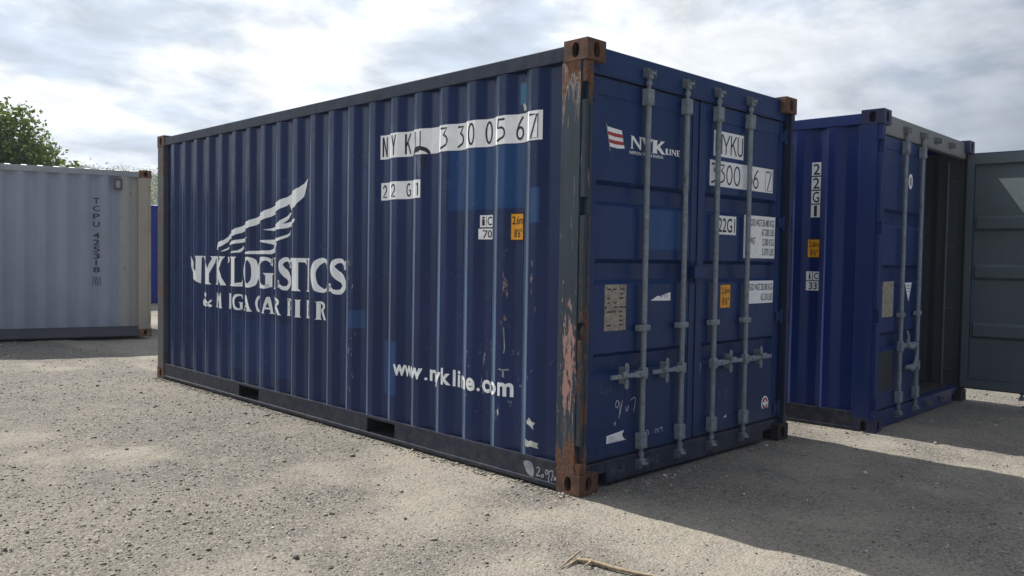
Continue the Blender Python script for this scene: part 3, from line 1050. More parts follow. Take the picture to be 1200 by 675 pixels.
def stones(count):
    pts, sizes = [], []
    C0 = np.array([-3.57, -3.08])
    while len(pts) < count:
        dist = 1.9 + 15 * random.random() ** 1.7
        ang = math.radians(45.7 + (random.random() - .5) * 76)
        x, y = C0[0] + dist * math.cos(ang), C0[1] + dist * math.sin(ang)
        if -.02 < x < 2.46 and -.02 < y < 6.1 or (3.1 < x < 5.6 and y > -.4 and y < 5.8):
            continue
        if random.random() > 0.05 + .95 * gravel_and_shade(x, y) ** 2:
            continue
        pts.append((x, y))
        s = 0.0021 * math.exp(random.gauss(0.2, 0.5)) * (1 + 0.045 * dist)
        if random.random() < .004:
            s *= 2.4
        sizes.append(min(s, 0.02))
    for (x0, y0, x1, y1, nx, ny, cnt) in ((0, 0, 0, 6.05, -1, 0, 2600), (0, 0, 2.43, 0, 0, -1, 700), (3.13, -.376, 3.0, 3.4, -1, 0, 500), (1.56, 10.27, -3.0, 11.5, -.25, -.97, 500)):
        for _ in range(cnt):
            q = random.random()
            d = abs(random.gauss(0, .045)) + .004
            if nx == -1 and x0 == 0 and random.random() > .35 + .65 * abs(math.sin(q * 17 + math.sin(q * 41))):
                continue
            pts.append((x0 + (x1 - x0) * q + nx * d, y0 + (y1 - y0) * q + ny * d))
            sizes.append(min(.014, .0030 * math.exp(random.gauss(.25, .55))))
    nS = len(pts)
    V = np.zeros((nS, len(icv), 3))
    for i, ((x, y), s) in enumerate(zip(pts, sizes)):
        sc = s * np.array([random.uniform(.8, 1.5), random.uniform(.7, 1.2), random.uniform(.45, .85)])
        a = random.random() * 6.283
        ca, sa = math.cos(a), math.sin(a)
        q = icv * (1 + rng.normal(0, .16, (len(icv), 1))) * sc
        V[i, :, 0] = q[:, 0] * ca - q[:, 1] * sa + x
        V[i, :, 1] = q[:, 0] * sa + q[:, 1] * ca + y
        V[i, :, 2] = q[:, 2] + gheight(x, y) + sc[2] * .35
    Fa = (icf[None] + (np.arange(nS) * len(icv))[:, None, None]).reshape(-1, 3)
    me = bpy.data.meshes.new('loose_gravel')
    me.vertices.add(nS * len(icv))
    me.vertices.foreach_set('co', V.reshape(-1))
    me.loops.add(len(Fa) * 3)
    me.loops.foreach_set('vertex_index', Fa.reshape(-1).astype(np.int32))
    me.polygons.add(len(Fa))
    me.polygons.foreach_set('loop_start', np.arange(0, len(Fa) * 3, 3, dtype=np.int32))
    me.polygons.foreach_set('loop_total', np.full(len(Fa), 3, dtype=np.int32))
    at = me.attributes.new('tone', 'FLOAT', 'FACE')
    at.data.foreach_set('value', np.repeat(rng.random(nS), len(icf)).astype(np.float32))
    me.update(calc_edges=True)
    me.validate()
    o = link(bpy.data.objects.new('loose_gravel', me))
    o['kind'] = 'stuff'
    m, t, bs, out = new_mat('loose_stone')
    tone = t.n('ShaderNodeAttribute', attribute_name='tone').outputs['Fac']
    oc = t.n('ShaderNodeTexCoord').outputs['Object']
    c = t.mix(t.ramp(tone, 0.1, 0.9), (0.11, 0.10, 0.088), (0.31, 0.28, 0.235))
    c = t.mix(t.math('MULTIPLY', t.ramp(tone, 0.955, 0.965), 0.9), c, (0.6, 0.57, 0.52))
    c = t.mix(t.math('MULTIPLY', t.ramp(tone, 0.05, 0.04), 0.8), c, (0.045, 0.04, 0.038))
    c = t.mix(t.math('MULTIPLY', t.noise(oc, 120, 3, .6), 0.4), c, (0.2, 0.18, 0.15))
    setc(t, bs.inputs['Base Color'], c)
    bs.inputs['Roughness'].default_value = 0.9
    bs.inputs['Specular IOR Level'].default_value = 0.2
    me.materials.append(m)
    o['label'] = 'loose grey and beige gravel scattered over the yard'
    o['category'] = 'gravel'


stones(34000)

# ------------------------------------------------------------------ hill and far wood
hv, hf = [], []
NA, NR = 90, 26
CX, CY = -3.57, -3.08
RID = 320.0


def hill_z(a, r):
    """a: azimuth in degrees, r: distance"""
    env = max(0.0, 1 - ((a - 88) / 52) ** 2) ** 0.8 if abs(a - 88) < 52 else 0.0
    up = max(0.0, min(1.0, (r - 110) / (RID - 110)))
    up = up * up * (3 - 2 * up)
    dn = 1.0 if r < RID else max(0.0, 1 - ((r - RID) / 260) ** 2)
    x, y = CX + r * math.cos(R(a)), CY + r * math.sin(R(a))
    return 28.5 * env * up * dn * (1 + 0.06 * fbm(x, y, 0.012, 4.0)) - 0.3


for i in range(NA + 1):
    a = 34 + 108 * i / NA
    for j in range(NR + 1):
        r = 100 + 490 * j / NR
        hv.append((CX + r * math.cos(R(a)), CY + r * math.sin(R(a)), hill_z(a, r)))
for i in range(NA):
    for j in range(NR):
        q = i * (NR + 1) + j
        hf.append((q, q + NR + 1, q + NR + 2, q + 1))
me = bpy.data.meshes.new('hill')
me.from_pydata(hv, [], hf)
me.polygons.foreach_set('use_smooth', [True] * len(hf))
hill = link(bpy.data.objects.new('hill', me))
hill['kind'] = 'structure'
m, t, bs, out = new_mat('hill_pasture')
oc = t.n('ShaderNodeTexCoord').outputs['Object']
c = t.mix(t.ramp(t.noise(oc, 0.03, 5, .6), .35, .65), (0.055, 0.085, 0.03), (0.12, 0.14, 0.055))
c = t.mix(t.math('MULTIPLY', t.noise(oc, 0.4, 5, .7), 0.5), c, (0.04, 0.06, 0.025))
setc(t, bs.inputs['Base Color'], c)
bs.inputs['Roughness'].default_value = 0.95
me.materials.append(m)


def leaf_material(name, a, b):
    m, t, bs, out = new_mat(name)
    tone = t.n('ShaderNodeAttribute', attribute_name='tone').outputs['Fac']
    c = t.mix(tone, a, b)
    setc(t, bs.inputs['Base Color'], c)
    bs.inputs['Roughness'].default_value = 0.5
    bs.inputs['Specular IOR Level'].default_value = 0.35
    tr = t.n('ShaderNodeBsdfTranslucent', {'Color': t.mix(0.5, c, (0.16, 0.22, 0.03))})
    mx = t.n('ShaderNodeMixShader', {0: 0.35, 1: bs.outputs[0], 2: tr.outputs[0]})
    t.t.links.new(mx.outputs[0], out.inputs['Surface'])
    return m


def leaf_mesh(name, P, size, mat, parent=None, tone=None, asp=0.6):
    """one small bent quad per leaf at each of P"""
    n = len(P)
    d1 = rng.normal(0, 1, (n, 3)); d1 /= np.linalg.norm(d1, axis=1)[:, None]
    d2 = rng.normal(0, 1, (n, 3)); d2 -= d1 * (d1 * d2).sum(1)[:, None]; d2 /= np.linalg.norm(d2, axis=1)[:, None]
    s = (size * rng.uniform(.6, 1.3, n))[:, None]
    V = np.stack([P - d1 * s, P + d2 * s * asp, P + d1 * s, P - d2 * s * asp], 1).reshape(-1, 3)
    me = bpy.data.meshes.new(name)
    me.vertices.add(n * 4)
    me.vertices.foreach_set('co', V.reshape(-1))
    me.loops.add(n * 4)
    me.loops.foreach_set('vertex_index', np.arange(n * 4, dtype=np.int32))
    me.polygons.add(n)
    me.polygons.foreach_set('loop_start', np.arange(0, n * 4, 4, dtype=np.int32))
    me.polygons.foreach_set('loop_total', np.full(n, 4, dtype=np.int32))
    at = me.attributes.new('tone', 'FLOAT', 'FACE')
    at.data.foreach_set('value', (rng.random(n) if tone is None else tone).astype(np.float32))
    me.update(calc_edges=True)
    me.materials.append(mat)
    return link(bpy.data.objects.new(name, me), parent)


wp = []
wt = []
for i in range(1500):
    a = 60 + 60 * random.random()
    r = RID + 20 * random.random() if random.random() < .5 else 215 + 100 * random.random()
    x, y = CX + r * math.cos(R(a)), CY + r * math.sin(R(a))
    h = random.uniform(0.8, 1.9) if r > RID - 5 else random.uniform(2, 5)
    z = hill_z(a, r)
    q = rng.normal(0, 1, (170, 3)) * np.array([h * .32, h * .32, h * .26]) + np.array([x, y, z + h * .35])
    wp.append(q)
    wt.append(np.full(170, random.random()))
hw = leaf_mesh('hillside_wood', np.concatenate(wp), 0.26, leaf_material('far_leaves', (0.035, 0.06, 0.02), (0.085, 0.105, 0.04)),
               tone=np.concatenate(wt))
hw['kind'] = 'stuff'
hw['label'] = 'distant trees scattered along the hillside ridge'
hw['category'] = 'wood'

# ------------------------------------------------------------------ air between the yard and the hill
hz = MB()
hz.box(-900, 900, -900, 900, -1.5, 42.0)
me = bpy.data.meshes.new('haze')
me.from_pydata(hz.v, [], hz.f)
haze = link(bpy.data.objects.new('haze', me))
haze['kind'] = 'stuff'
haze['label'] = 'thin pale haze over the yard and the distant hill'
haze['category'] = 'haze'
hm = bpy.data.materials.new('thin_haze')
hm.use_nodes = True
hm.node_tree.nodes.clear()
ht = NT(hm.node_tree)
pv = ht.n('ShaderNodeVolumePrincipled', {'Color': (0.80, 0.88, 1.0, 1.0), 'Density': 0.0008, 'Anisotropy': 0.0})
ht.n('ShaderNodeOutputMaterial', {'Volume': pv.outputs[0]})
me.materials.append(hm)

# ------------------------------------------------------------------ near tree behind the grey container
TX, TY = 1.62, 25.7
tree = thing('broadleaf_tree', 'leafy green tree rising behind the pale grey container at the left', 'tree', (TX, TY, 0))
tk = MB()
tk.tube([(0, 0, -.1), (.05, .02, .7), (-.03, .05, 1.5), (.06, 0, 2.4), (0, .05, 3.6), (.05, 0, 4.8)], [.26, .2, .17, .14, .09, .04], 12)
tips = []
for i in range(26):
    a, h0 = i * 2.4, 1.0 + 3.2 * (i / 26)
    r0 = random.uniform(1.6, 2.7) * (1.0 if h0 < 3.2 else .75)
    e = Vector((r0 * math.cos(a), r0 * math.sin(a), h0 + random.uniform(.4, 1.5)))
    mid = Vector((e.x * .5, e.y * .5, h0 + .35 + random.uniform(-.1, .2)))
    tk.tube([(0.02, .02, h0), mid, e], [.07, .045, .012], 7)
    tips.append(e)
tk.build('trunk', flat('grey_brown_bark', (0.09, 0.07, 0.055), 0.9, 0.3, 14), tree)
pts, tones = [], []
nc = 0
while nc < 520:
    v = Vector((random.uniform(-1, 1), random.uniform(-1, 1), random.uniform(-1, 1)))
    if v.length > 1 or v.length < .25 or (v.length < .7 and random.random() < .5):
        continue
    lump = 1 + 0.22 * mnoise.noise(v.normalized() * 2.3 + Vector((4, 1, 7)))
    c0 = Vector((v.x * 3.35 * lump, v.y * 3.35 * lump, 2.95 + v.z * 2.5 * lump))
    if c0.z < .7: continue
    nc += 1
    s0 = random.uniform(.16, .36)
    k = int(130 * (s0 / .26) ** 2)
    q = rng.normal(0, 1, (k, 3)) * np.array([s0, s0, s0 * .75]) + np.array(c0[:])
    pts.append(q)
    tones.append(np.clip(rng.normal(random.uniform(.2, .8), .22, k), 0, 1))
    # a few shoots poking out of the clump
    for _ in range(1):
        dv = (v.normalized() + Vector((0, 0, .7))).normalized()
        L_ = random.uniform(.35, .75)
        q = np.array([c0 + dv * L_ * u + Vector((random.gauss(0, .045), random.gauss(0, .045), random.gauss(0, .045))) for u in np.linspace(.3, 1, 14)])
        pts.append(q)
        tones.append(np.full(14, .75))
leaf_mesh('crown', np.concatenate(pts), 0.07, leaf_material('tree_leaves', (0.022, 0.044, 0.010), (0.075, 0.125, 0.024)), tree,
          tone=np.concatenate(tones))

# ------------------------------------------------------------------ the near navy container
mats1 = dict(side=MAT['navy_side'], edge=MAT['navy_lit_slope'], inside=MAT['inside'], rail=MAT['navy_rail'], bottom=MAT['navy_rail'], pocket=MAT['rubber'],
             post=MAT['navy_post'], post_r=MAT['navy_frame'], post_far=MAT['far_post'], cast=MAT['casting'], cast_dark=MAT['casting_dark'],
             header=MAT['navy_door'], sill=MAT['navy_frame'], door=(MAT['navy_door'], MAT['inside_door']), bar=MAT['galv'], keeper=MAT['galv_dark'])
c1, p1 = container('shipping_container', 'large navy blue container in front with a white winged logo and closed doors', (0, 0, 0), 0, mats1, seed=1)
for d, sx in ((p1['door_l'], 1), (p1['door_r'], -1)):
    fit_door(d, sx, mats1, -1 if sx == 1 else 1)

PR1 = p1['prof']
BR1 = [y for y, _ in PR1]


def ssurf(u, v, lift):
    return (X0 + prof_x(PR1, u) - .0032 - lift, u, v)


SW = p1['side_wall']


def side(name, layers, label=None):
    return drape(name, layers, SW, ssurf, BR1, label)


def fitg(k, yl, yr, zb, zt):
    return fit2(G[k], yl, zb, yr, zt, True)


# number strip
lay = [(rect2(2.004, 2.055, .358, 2.230), MAT['white'], 0)]
for ch, a, b in (('N', 1.985, 1.935), ('Y', 1.835, 1.790), ('K', 1.713, 1.656), ('U', 1.570, 1.502), ('3', 1.290, 1.216), ('3', 1.150, 1.091),
                 ('0', 1.008, .948), ('0', .876, .813), ('5', .738, .664), ('6', .598, .533), ('7', .457, .388)):
    lay.append((sten(ch, a, 2.073, b, 2.214, .013, .0145), MAT['black'], .0016))
lay += [(ribbon2([(.384, 2.212), (.384, 2.068), (.45, 2.068)], .005), MAT['black'], .0018)]
tear = curve2([(1.60, 2.058), (1.585, 2.092), (1.53, 2.112), (1.46, 2.098), (1.43, 2.062), (1.445, 2.056), (1.475, 2.075), (1.52, 2.082), (1.565, 2.066), (1.58, 2.056)], 4, True)
lay += [(poly2(tear), MAT['hole'], .0022)]
side('number_strip', lay)
for q, mt in (([(1.545, 2.05), (1.50, 2.05), (1.498, 1.93), (1.51, 1.87), (1.535, 1.93)], 'chalk_faint'), ([(1.49, 2.05), (1.475, 2.05), (1.47, 1.98), (1.483, 1.965)], 'hole')):
    side('worn_streak', [(poly2(q), MAT[mt], 0)])
lay = [(rect2(1.996, 1.757, 1.500, 1.884), MAT['white'], 0)]
for ch, a, b in (('2', 1.981, 1.937), ('2', 1.835, 1.790), ('G', 1.700, 1.650), ('1', 1.548, 1.522)):
    lay.append((sten(ch, a, 1.774, b, 1.866, .012, .0125), MAT['black'], .0016))
side('size_code_panel', lay)
side('code_sticker', [(rect2(.903, 1.545, .800, 1.622), MAT['white'], 0), (rect2(.912, 1.468, .800, 1.536), MAT['white'], 0),
                      (text2('i', .890, 1.556, .873, 1.612, .012), MAT['black'], .0016), (text2('C', .848, 1.556, .806, 1.612, .012), MAT['black'], .0016),
                      (rect2(.8595, 1.545, .8565, 1.622), MAT['black'], .0016), (text2('70', .885, 1.477, .806, 1.527, .012), MAT['black'], .0016)])
side('height_sticker', [(rect2(.628, 1.455, .522, 1.632), MAT['black'], 0), (rect2(.618, 1.465, .528, 1.622), MAT['yellow'], .0016),
                        (text2('2,6m', .612, 1.55, .530, 1.61, .014), MAT['brown_txt'], .0026), (text2("8'6\"", .600, 1.478, .535, 1.532, .014), MAT['brown_txt'], .0026)])
# web address
ww = [('w', 1.79, 1.690, .497, .577), ('w', 1.702, 1.600, .497, .577), ('w', 1.612, 1.468, .497, .577), ('.', 1.456, 1.434, .497, .517), ('n', 1.414, 1.330, .497, .577),
      ('y', 1.358, 1.254, .466, .575), ('k', 1.252, 1.175, .494, .607), ('l', 1.162, 1.142, .490, .600), ('i', 1.120, 1.094, .490, .600), ('n', 1.081, 1.004, .489, .573),
      ('e', .997, .922, .487, .573), ('.', .910, .890, .490, .512), ('c', .877, .806, .486, .570), ('o', .807, .712, .486, .572), ('m', .698, .590, .490, .576)]
side('web_address', [(text2(c_, a, z0, b, z1, .03), MAT['logo_white'], 0) for c_, a, b, z0, z1 in ww])
# logo: wing feathers
wing = [[(4.712, 1.383), (4.70, 1.436), (4.523, 1.475), (4.42, 1.54), (4.16, 1.612), (3.88, 1.683), (3.59, 1.77), (3.33, 1.85), (3.138, 1.907), (3.033, 1.979),
         (3.056, 1.917), (3.095, 1.827), (3.18, 1.755), (3.29, 1.708), (3.335, 1.78), (3.40, 1.752), (3.59, 1.692), (3.88, 1.618), (4.15, 1.554), (4.43, 1.488), (4.53, 1.425), (4.68, 1.388)],
        [(4.439, 1.455), (4.173, 1.488), (4.02, 1.503), (4.132, 1.458), (4.3, 1.44), (4.44, 1.43)],
        [(4.56, 1.365), (4.45, 1.415), (4.445, 1.40), (4.50, 1.375)],
        [(4.438, 1.360), (4.24, 1.380), (4.155, 1.424), (4.15, 1.398), (4.213, 1.362), (4.40, 1.353)],
        [(3.723, 1.564), (3.59, 1.584), (3.50, 1.61), (3.392, 1.661), (3.312, 1.706), (3.292, 1.704), (3.335, 1.66), (3.41, 1.612), (3.34, 1.622), (3.18, 1.652), (3.20, 1.62),
         (3.287, 1.589), (3.392, 1.572), (3.595, 1.553)],
        [(3.854, 1.467), (3.72, 1.474), (3.59, 1.478), (3.44, 1.497), (3.33, 1.531), (3.305, 1.56), (3.32, 1.514), (3.409, 1.481), (3.50, 1.458), (3.59, 1.430), (3.69, 1.448)],
        [(4.149, 1.353), (3.992, 1.376), (3.866, 1.379), (3.66, 1.383), (3.60, 1.40), (3.585, 1.43), (3.48, 1.452), (3.50, 1.41), (3.56, 1.37), (3.636, 1.351), (3.866, 1.35), (4.117, 1.348)]]
lay = [(poly2(p), MAT['logo_white'], 0) for p in wing]
side('wing_logo', lay)
zb, zt = 1.047, 1.322
lay = []
for ch, a, b in (('NS', 5.306, 5.015), ('Y', 5.012, 4.700), ('K', 4.735, 4.490), ('L', 4.434, 4.170), ('O', 4.162, 3.872), ('G', 3.886, 3.597), ('I', 3.598, 3.500), ('S', 3.465, 3.284),
                 ('T', 3.318, 3.045), ('I', 3.048, 2.940), ('C', 2.925, 2.700), ('S', 2.655, 2.444)):
    lay.append((fitg(ch, a, b, zb, zt), MAT['logo_white'], .0004 * (len(lay) % 2)))
lay.append((stroke([(4.47, 1.318, .02), (4.455, 1.29, .03), (4.475, 1.262, .008)], 4), MAT['logo_white'], .0002))
side('logo_lettering', lay)
lay = []
for ch, a, b in (('AMP', 5.026, 4.785), ('M', 4.725, 4.528), ('E', 4.456, 4.338), ('G', 4.305, 4.165), ('A', 4.158, 3.952), ('C', 3.925, 3.79), ('A', 3.748, 3.592), ('R', 3.592, 3.415),
                 ('R', 3.368, 3.232), ('I', 3.175, 3.112), ('E', 3.052, 2.940), ('R', 2.868, 2.745)):
    lay.append((fitg(ch, a, b, .828, .975), MAT['logo_white'], 0))
side('slogan_lettering', lay)
# torn stickers and smears on the near rib and rail
side('torn_sticker', [(poly2([(.437, .372), (.415, .395), (.40, .375), (.372, .366), (.385, .345), (.38, .325), (.41, .345), (.437, .355)]), MAT['tape'], 0)])
side('torn_sticker', [(poly2([(.445, .262), (.42, .25), (.395, .258), (.352, .244), (.36, .23), (.35, .212), (.40, .222), (.43, .212), (.447, .222)]), MAT['tape'], 0)])
side('torn_sticker', [(poly2([(.545, 2.285), (.528, 2.292), (.512, 2.272), (.50, 2.248), (.535, 2.244)]), MAT['tape'], 0)])
side('torn_sticker', [(poly2([(.700, .40), (.69, .408), (.683, .38), (.694, .362)]), MAT['tape'], 0)])
side('scuff_mark', [(ribbon2(curve2([(.69, .66), (.66, .655), (.62, .66)], 4), .008), MAT['smear'], 0), (ribbon2([(.655, .66), (.652, .61)], .01), MAT['smear'], .0004)])
side('scuff_mark', [(ribbon2(curve2([(.655, .92), (.648, .80), (.652, .76)], 4), .006), MAT['smear'], 0)])


def rsurf(u, v, lift):
    return (.008 - .0016 - lift, u, v)


br = [o for o in c1.children if o.name.startswith('bottom_rail')][0]
hand = curve2([(.455, .118), (.432, .132), (.395, .13), (.375, .112), (.366, .08), (.37, .05), (.39, .042), (.42, .056), (.44, .085)], 4, True)
drape('chalk_smear', [(poly2(hand), MAT['smear'], 0)], br, rsurf)


def scribble(txt, u0, v0, h, wd, flip=1):
    """handwritten figures"""
    SH = {'2': [(0, .8), (.3, 1), (.55, .75), (.3, .35), (0, .02), (.35, .1), (.7, .05)],
          '0': [(.3, .3), (.1, .18), (.2, 0), (.5, .1), (.5, .3), (.3, .3)],
          '9': [(.6, .8), (.3, .95), (.1, .6), (.4, .45), (.6, .8), (.75, .5), (.65, -.35)],
          '7': [(0, .8), (.35, .95), (.65, .9), (.6, .5), (.4, -.1)],
          'x': [(0, .5), (.3, .2), (.6, 0)], 'y': [(.6, .5), (.3, .2), (0, 0)],
          'v': [(0, .4), (.2, .05), (.45, .45)],
          '/': [(.3, .9), (0, -.1)], '4': [(.2, .9), (0, .35), (.6, .35)], 'l': [(.4, .9), (.35, 0)], '-': [(0, .5), (.5, .5)],
          '5': [(.6, .9), (.1, .9), (.1, .5), (.5, .5), (.5, .1), (0, 0)], '3': [(0, .9), (.5, .8), (.2, .5), (.5, .25), (0, 0)], '1': [(.2, .9), (.2, 0)], '6': [(.5, .9), (.1, .4), (.2, 0), (.5, .2), (.15, .4)]}
    out, u = [], u0
    for ch in txt:
        if ch == ' ':
            u += flip * h * .45
            continue
        out.append(ribbon2(curve2([(u + flip * a * h * .8, v0 + b * h) for a, b in SH[ch]], 5), wd))
        u += flip * h * (.0 if ch in 'x4' else .62)
    return join2(out)


drape('chalk_writing', [(scribble('2097xy', .345, .055, .056, .0042, -1), MAT['chalk'], 0)], br, rsurf)

# door decals -----------------------------------------------------------------
DL, DR = p1['door_l'], p1['door_r']
l_ = lambda x: x - DX
r_ = lambda x: x - (W - DX)
drape('flag_emblem', [(poly2([(l_(.262), 2.132), (l_(.40), 2.122), (l_(.408), 2.09), (l_(.418), 2.052), (l_(.43), 2.018), (l_(.36), 2.012), (l_(.285), 2.018)]), MAT['white'], 0),
                      (poly2([(l_(.268), 2.106), (l_(.32), 2.10), (l_(.404), 2.098), (l_(.411), 2.078), (l_(.33), 2.078), (l_(.272), 2.086)]), MAT['flag_red'], .001),
                      (poly2([(l_(.276), 2.060), (l_(.34), 2.056), (l_(.417), 2.056), (l_(.424), 2.036), (l_(.34), 2.034), (l_(.280), 2.040)]), MAT['flag_red'], .001),
                      (ribbon2([(l_(.253), 2.148), (l_(.292), 1.99)], .009), MAT['galv'], .001)], DL, dsurf)
lay = [(fit2(G[k], l_(a), z0, l_(b), z1, True), MAT['white'], 0) for k, a, b, z0, z1 in
       (('N', .482, .60, 2.026, 2.104), ('Y', .592, .715, 2.024, 2.104), ('K', .700, .845, 2.020, 2.102), ('L', .845, .885, 2.024, 2.062), ('I', .888, .906, 2.024, 2.062),
        ('N', .910, .962, 2.024, 2.062), ('E', .966, 1.005, 2.024, 2.062))]
lay.append((text2('NIPPON YUSEN KAISHA', l_(.478), 1.992, l_(.825), 2.012, .01), MAT['white'], 0))
drape('line_logo', lay, DL, dsurf)
lay = [(rect2(l_(.27), .926, l_(.474), 1.203), MAT['plate'], 0)]
for i in range(9):
    z = 1.175 - i * .027
    for j in range(3):
        if random.random() < .75:
            a = .285 + j * .06 + random.uniform(0, .01)
            lay.append((rect2(l_(a), z - .004, l_(a + random.uniform(.02, .05)), z + .004), MAT['hole'], .001))
for q in (.282, .462):
    lay.append((poly2([(l_(q) + .008 * math.cos(a), 1.065 + .008 * math.sin(a)) for a in np.linspace(0, 6.2, 9)[:-1]]), MAT['hole'], .001))
drape('data_plate', lay, DL, dsurf)
drape('torn_label', [(poly2([(l_(.722), 1.098), (l_(.80), 1.128), (l_(.825), 1.122), (l_(.845), 1.130), (l_(.935), 1.148), (l_(.937), 1.094)]), MAT['white'], 0),
                     (text2('PTI', l_(.83), 1.112, l_(.9), 1.132, .01), MAT['smear'], .001)], DL, dsurf)
lay = [(poly2([(l_(.311), .20), (l_(.52), .20), (l_(.522), .245), (l_(.488), .270), (l_(.478), .312), (l_(.312), .296)]), MAT['white'], 0),
       (poly2([(l_(.522), .246), (l_(.488), .268), (l_(.479), .311), (l_(.462), .285), (l_(.482), .258)]), MAT['hole'], .001)]
for i in range(6):
    a = .325 + random.uniform(0, .01)
    lay.append((rect2(l_(a), .282 - i * .013, l_(a + random.uniform(.04, .12)), .285 - i * .013), MAT['smear'], .001))
drape('inspection_label', lay, DL, dsurf)
for q in ((scribble('9/v7', l_(.385), .42, .085, .0052), 'chalk'), (scribble('2097xy', l_(.70), .205, .075, .005), 'chalk'),
          (rect2(l_(.385), .352, l_(.395), .372), 'chalk'), (scribble('4 l/4', l_(.25), .545, .05, .004), 'chalk_faint')):
    drape('chalk_writing', [(q[0], MAT[q[1]], 0)], DL, dsurf)
sillo = [o for o in c1.children if o.name.startswith('door_sill')][0]
ss = lambda u, v, lift: (u, .047 - .0016 - lift, v)
for q in (join2([scribble('35-05', .345, .06, .042, .004), ribbon2([(.33, .08), (.47, .078)], .003)]), scribble('54-12', .70, .065, .05, .004)):
    drape('chalk_writing', [(q, MAT['chalk_faint'], 0)], sillo, ss)

drape('number_panel', [(rect2(r_(1.40), 2.072, r_(1.790), 2.245), MAT['white'], 0)] +
      [(sten(ch, r_(a), 2.092, r_(b), 2.226, .0125, .0125), MAT['black'], .0012) for ch, a, b in
       (('N', 1.425, 1.505), ('Y', 1.512, 1.602), ('K', 1.618, 1.692), ('U', 1.708, 1.776))], DR, dsurf)
drape('number_panel', [(rect2(r_(1.36), 1.866, r_(2.220), 2.042), MAT['white'], 0)] +
      [(sten(ch, r_(a), 1.884, r_(b), 2.022, .0125, .0125), MAT['black'], .0012) for ch, a, b in
       (('3', 1.378, 1.452), ('3', 1.468, 1.548), ('0', 1.568, 1.648), ('0', 1.666, 1.752), ('5', 1.850, 1.922), ('6', 1.932, 2.008), ('7', 2.122, 2.195))] +
      [(ribbon2([(r_(2.108), 2.026), (r_(2.206), 2.026), (r_(2.206), 1.878), (r_(2.108), 1.878)], .005, True), MAT['black'], .0014)], DR, dsurf)
drape('size_code_panel', [(rect2(r_(1.466), 1.538, r_(1.714), 1.668), MAT['white'], 0), (text2('22G1', r_(1.482), 1.553, r_(1.70), 1.652, .008), MAT['black'], .0012)], DR, dsurf)
lay = [(rect2(r_(1.820), 1.378, r_(2.270), 1.688), MAT['white'], 0)]
for s_, a, b, z in (('GROSS WGT.30.480 KGS', 1.865, 2.255, 1.612), ('67.200 LBS', 2.075, 2.255, 1.545), ('TARE WGT', 1.842, 1.985, 1.478), ('2.300 KGS', 2.085, 2.255, 1.472), ('5.070 LBS', 2.085, 2.255, 1.400)):
    lay.append((text2(s_, r_(a), z, r_(b), z + .052, .006), MAT['black'], .0012))
drape('weight_panel', lay, DR, dsurf)
drape('weight_panel', [(rect2(r_(1.845), 1.046, r_(2.262), 1.213), MAT['white'], 0), (text2('CARGO WGT.28.180 KGS', r_(1.862), 1.142, r_(2.25), 1.192, .006), MAT['black'], .0012),
                       (text2('62.130 LBS', r_(2.085), 1.066, r_(2.25), 1.118, .006), MAT['black'], .0012)], DR, dsurf)
drape('height_sticker', [(rect2(r_(1.533), 1.028, r_(1.658), 1.187), MAT['yellow'], 0), (text2('2,6m', r_(1.545), 1.118, r_(1.648), 1.172, .012), MAT['brown_txt'], .0012),
                         (text2("8'6\"", r_(1.555), 1.046, r_(1.64), 1.1, .012), MAT['brown_txt'], .0012)], DR, dsurf)
cir = lambda cx, cz, rx, rz: poly2([(cx + rx * math.cos(a), cz + rz * math.sin(a)) for a in np.linspace(0, 2 * math.pi, 25)[:-1]])
drape('round_sticker', [(cir(r_(2.187), .288, .052, .056), MAT['white'], 0), (cir(r_(2.187), .288, .040, .043), MAT['flag_red'], .001),
                        (poly2([(r_(2.15), .276), (r_(2.224), .276), (r_(2.224), .298), (r_(2.15), .298)]), MAT['white'], .002),
                        (cir(r_(2.187), .288, .014, .03), MAT['white'], .0022)], DR, dsurf)
drape('torn_label', [(poly2([(r_(1.607), .205), (r_(1.655), .222), (r_(1.643), .268), (r_(1.60), .246)]), MAT['white'], 0)], DR, dsurf)
for q, k in ((scribble('4/7/', r_(1.545), .385, .075, .004), 'chalk_faint'), (ribbon2(curve2([(r_(1.56), .552), (r_(1.62), .560), (r_(1.68), .556)], 4), .004), 'chalk_faint'),
             (ribbon2(curve2([(r_(1.262), .60), (r_(1.272), .66), (r_(1.30), .655), (r_(1.29), .57), (r_(1.28), .50)], 4), .012), 'smear')):
    drape('chalk_mark', [(q, MAT[k], 0)], DR, dsurf)
# overlap strip and lock box at the joint of the doors
ov = MB()
ov.box(-DW - .012, -DW + .058, -.007, -.0005, DZ0 + .02, DZ1 - .02, 0, .002)
ov.build('overlap_strip', MAT['navy_door'], DR)
lb = MB()
lb.box(-DW - .095, -DW + .055, -.05, -.0075, 1.235, 1.315, 0, .006)
lb.tube([(-DW - .05, -.03, 1.315), (-DW - .05, -.03, 1.345)], .02, 12)
lb.tube([(-DW - .05, -.03, 1.235), (-DW - .05, -.03, 1.205)], .02, 12)
lb.build('lock_box', MAT['navy_door'], DR)

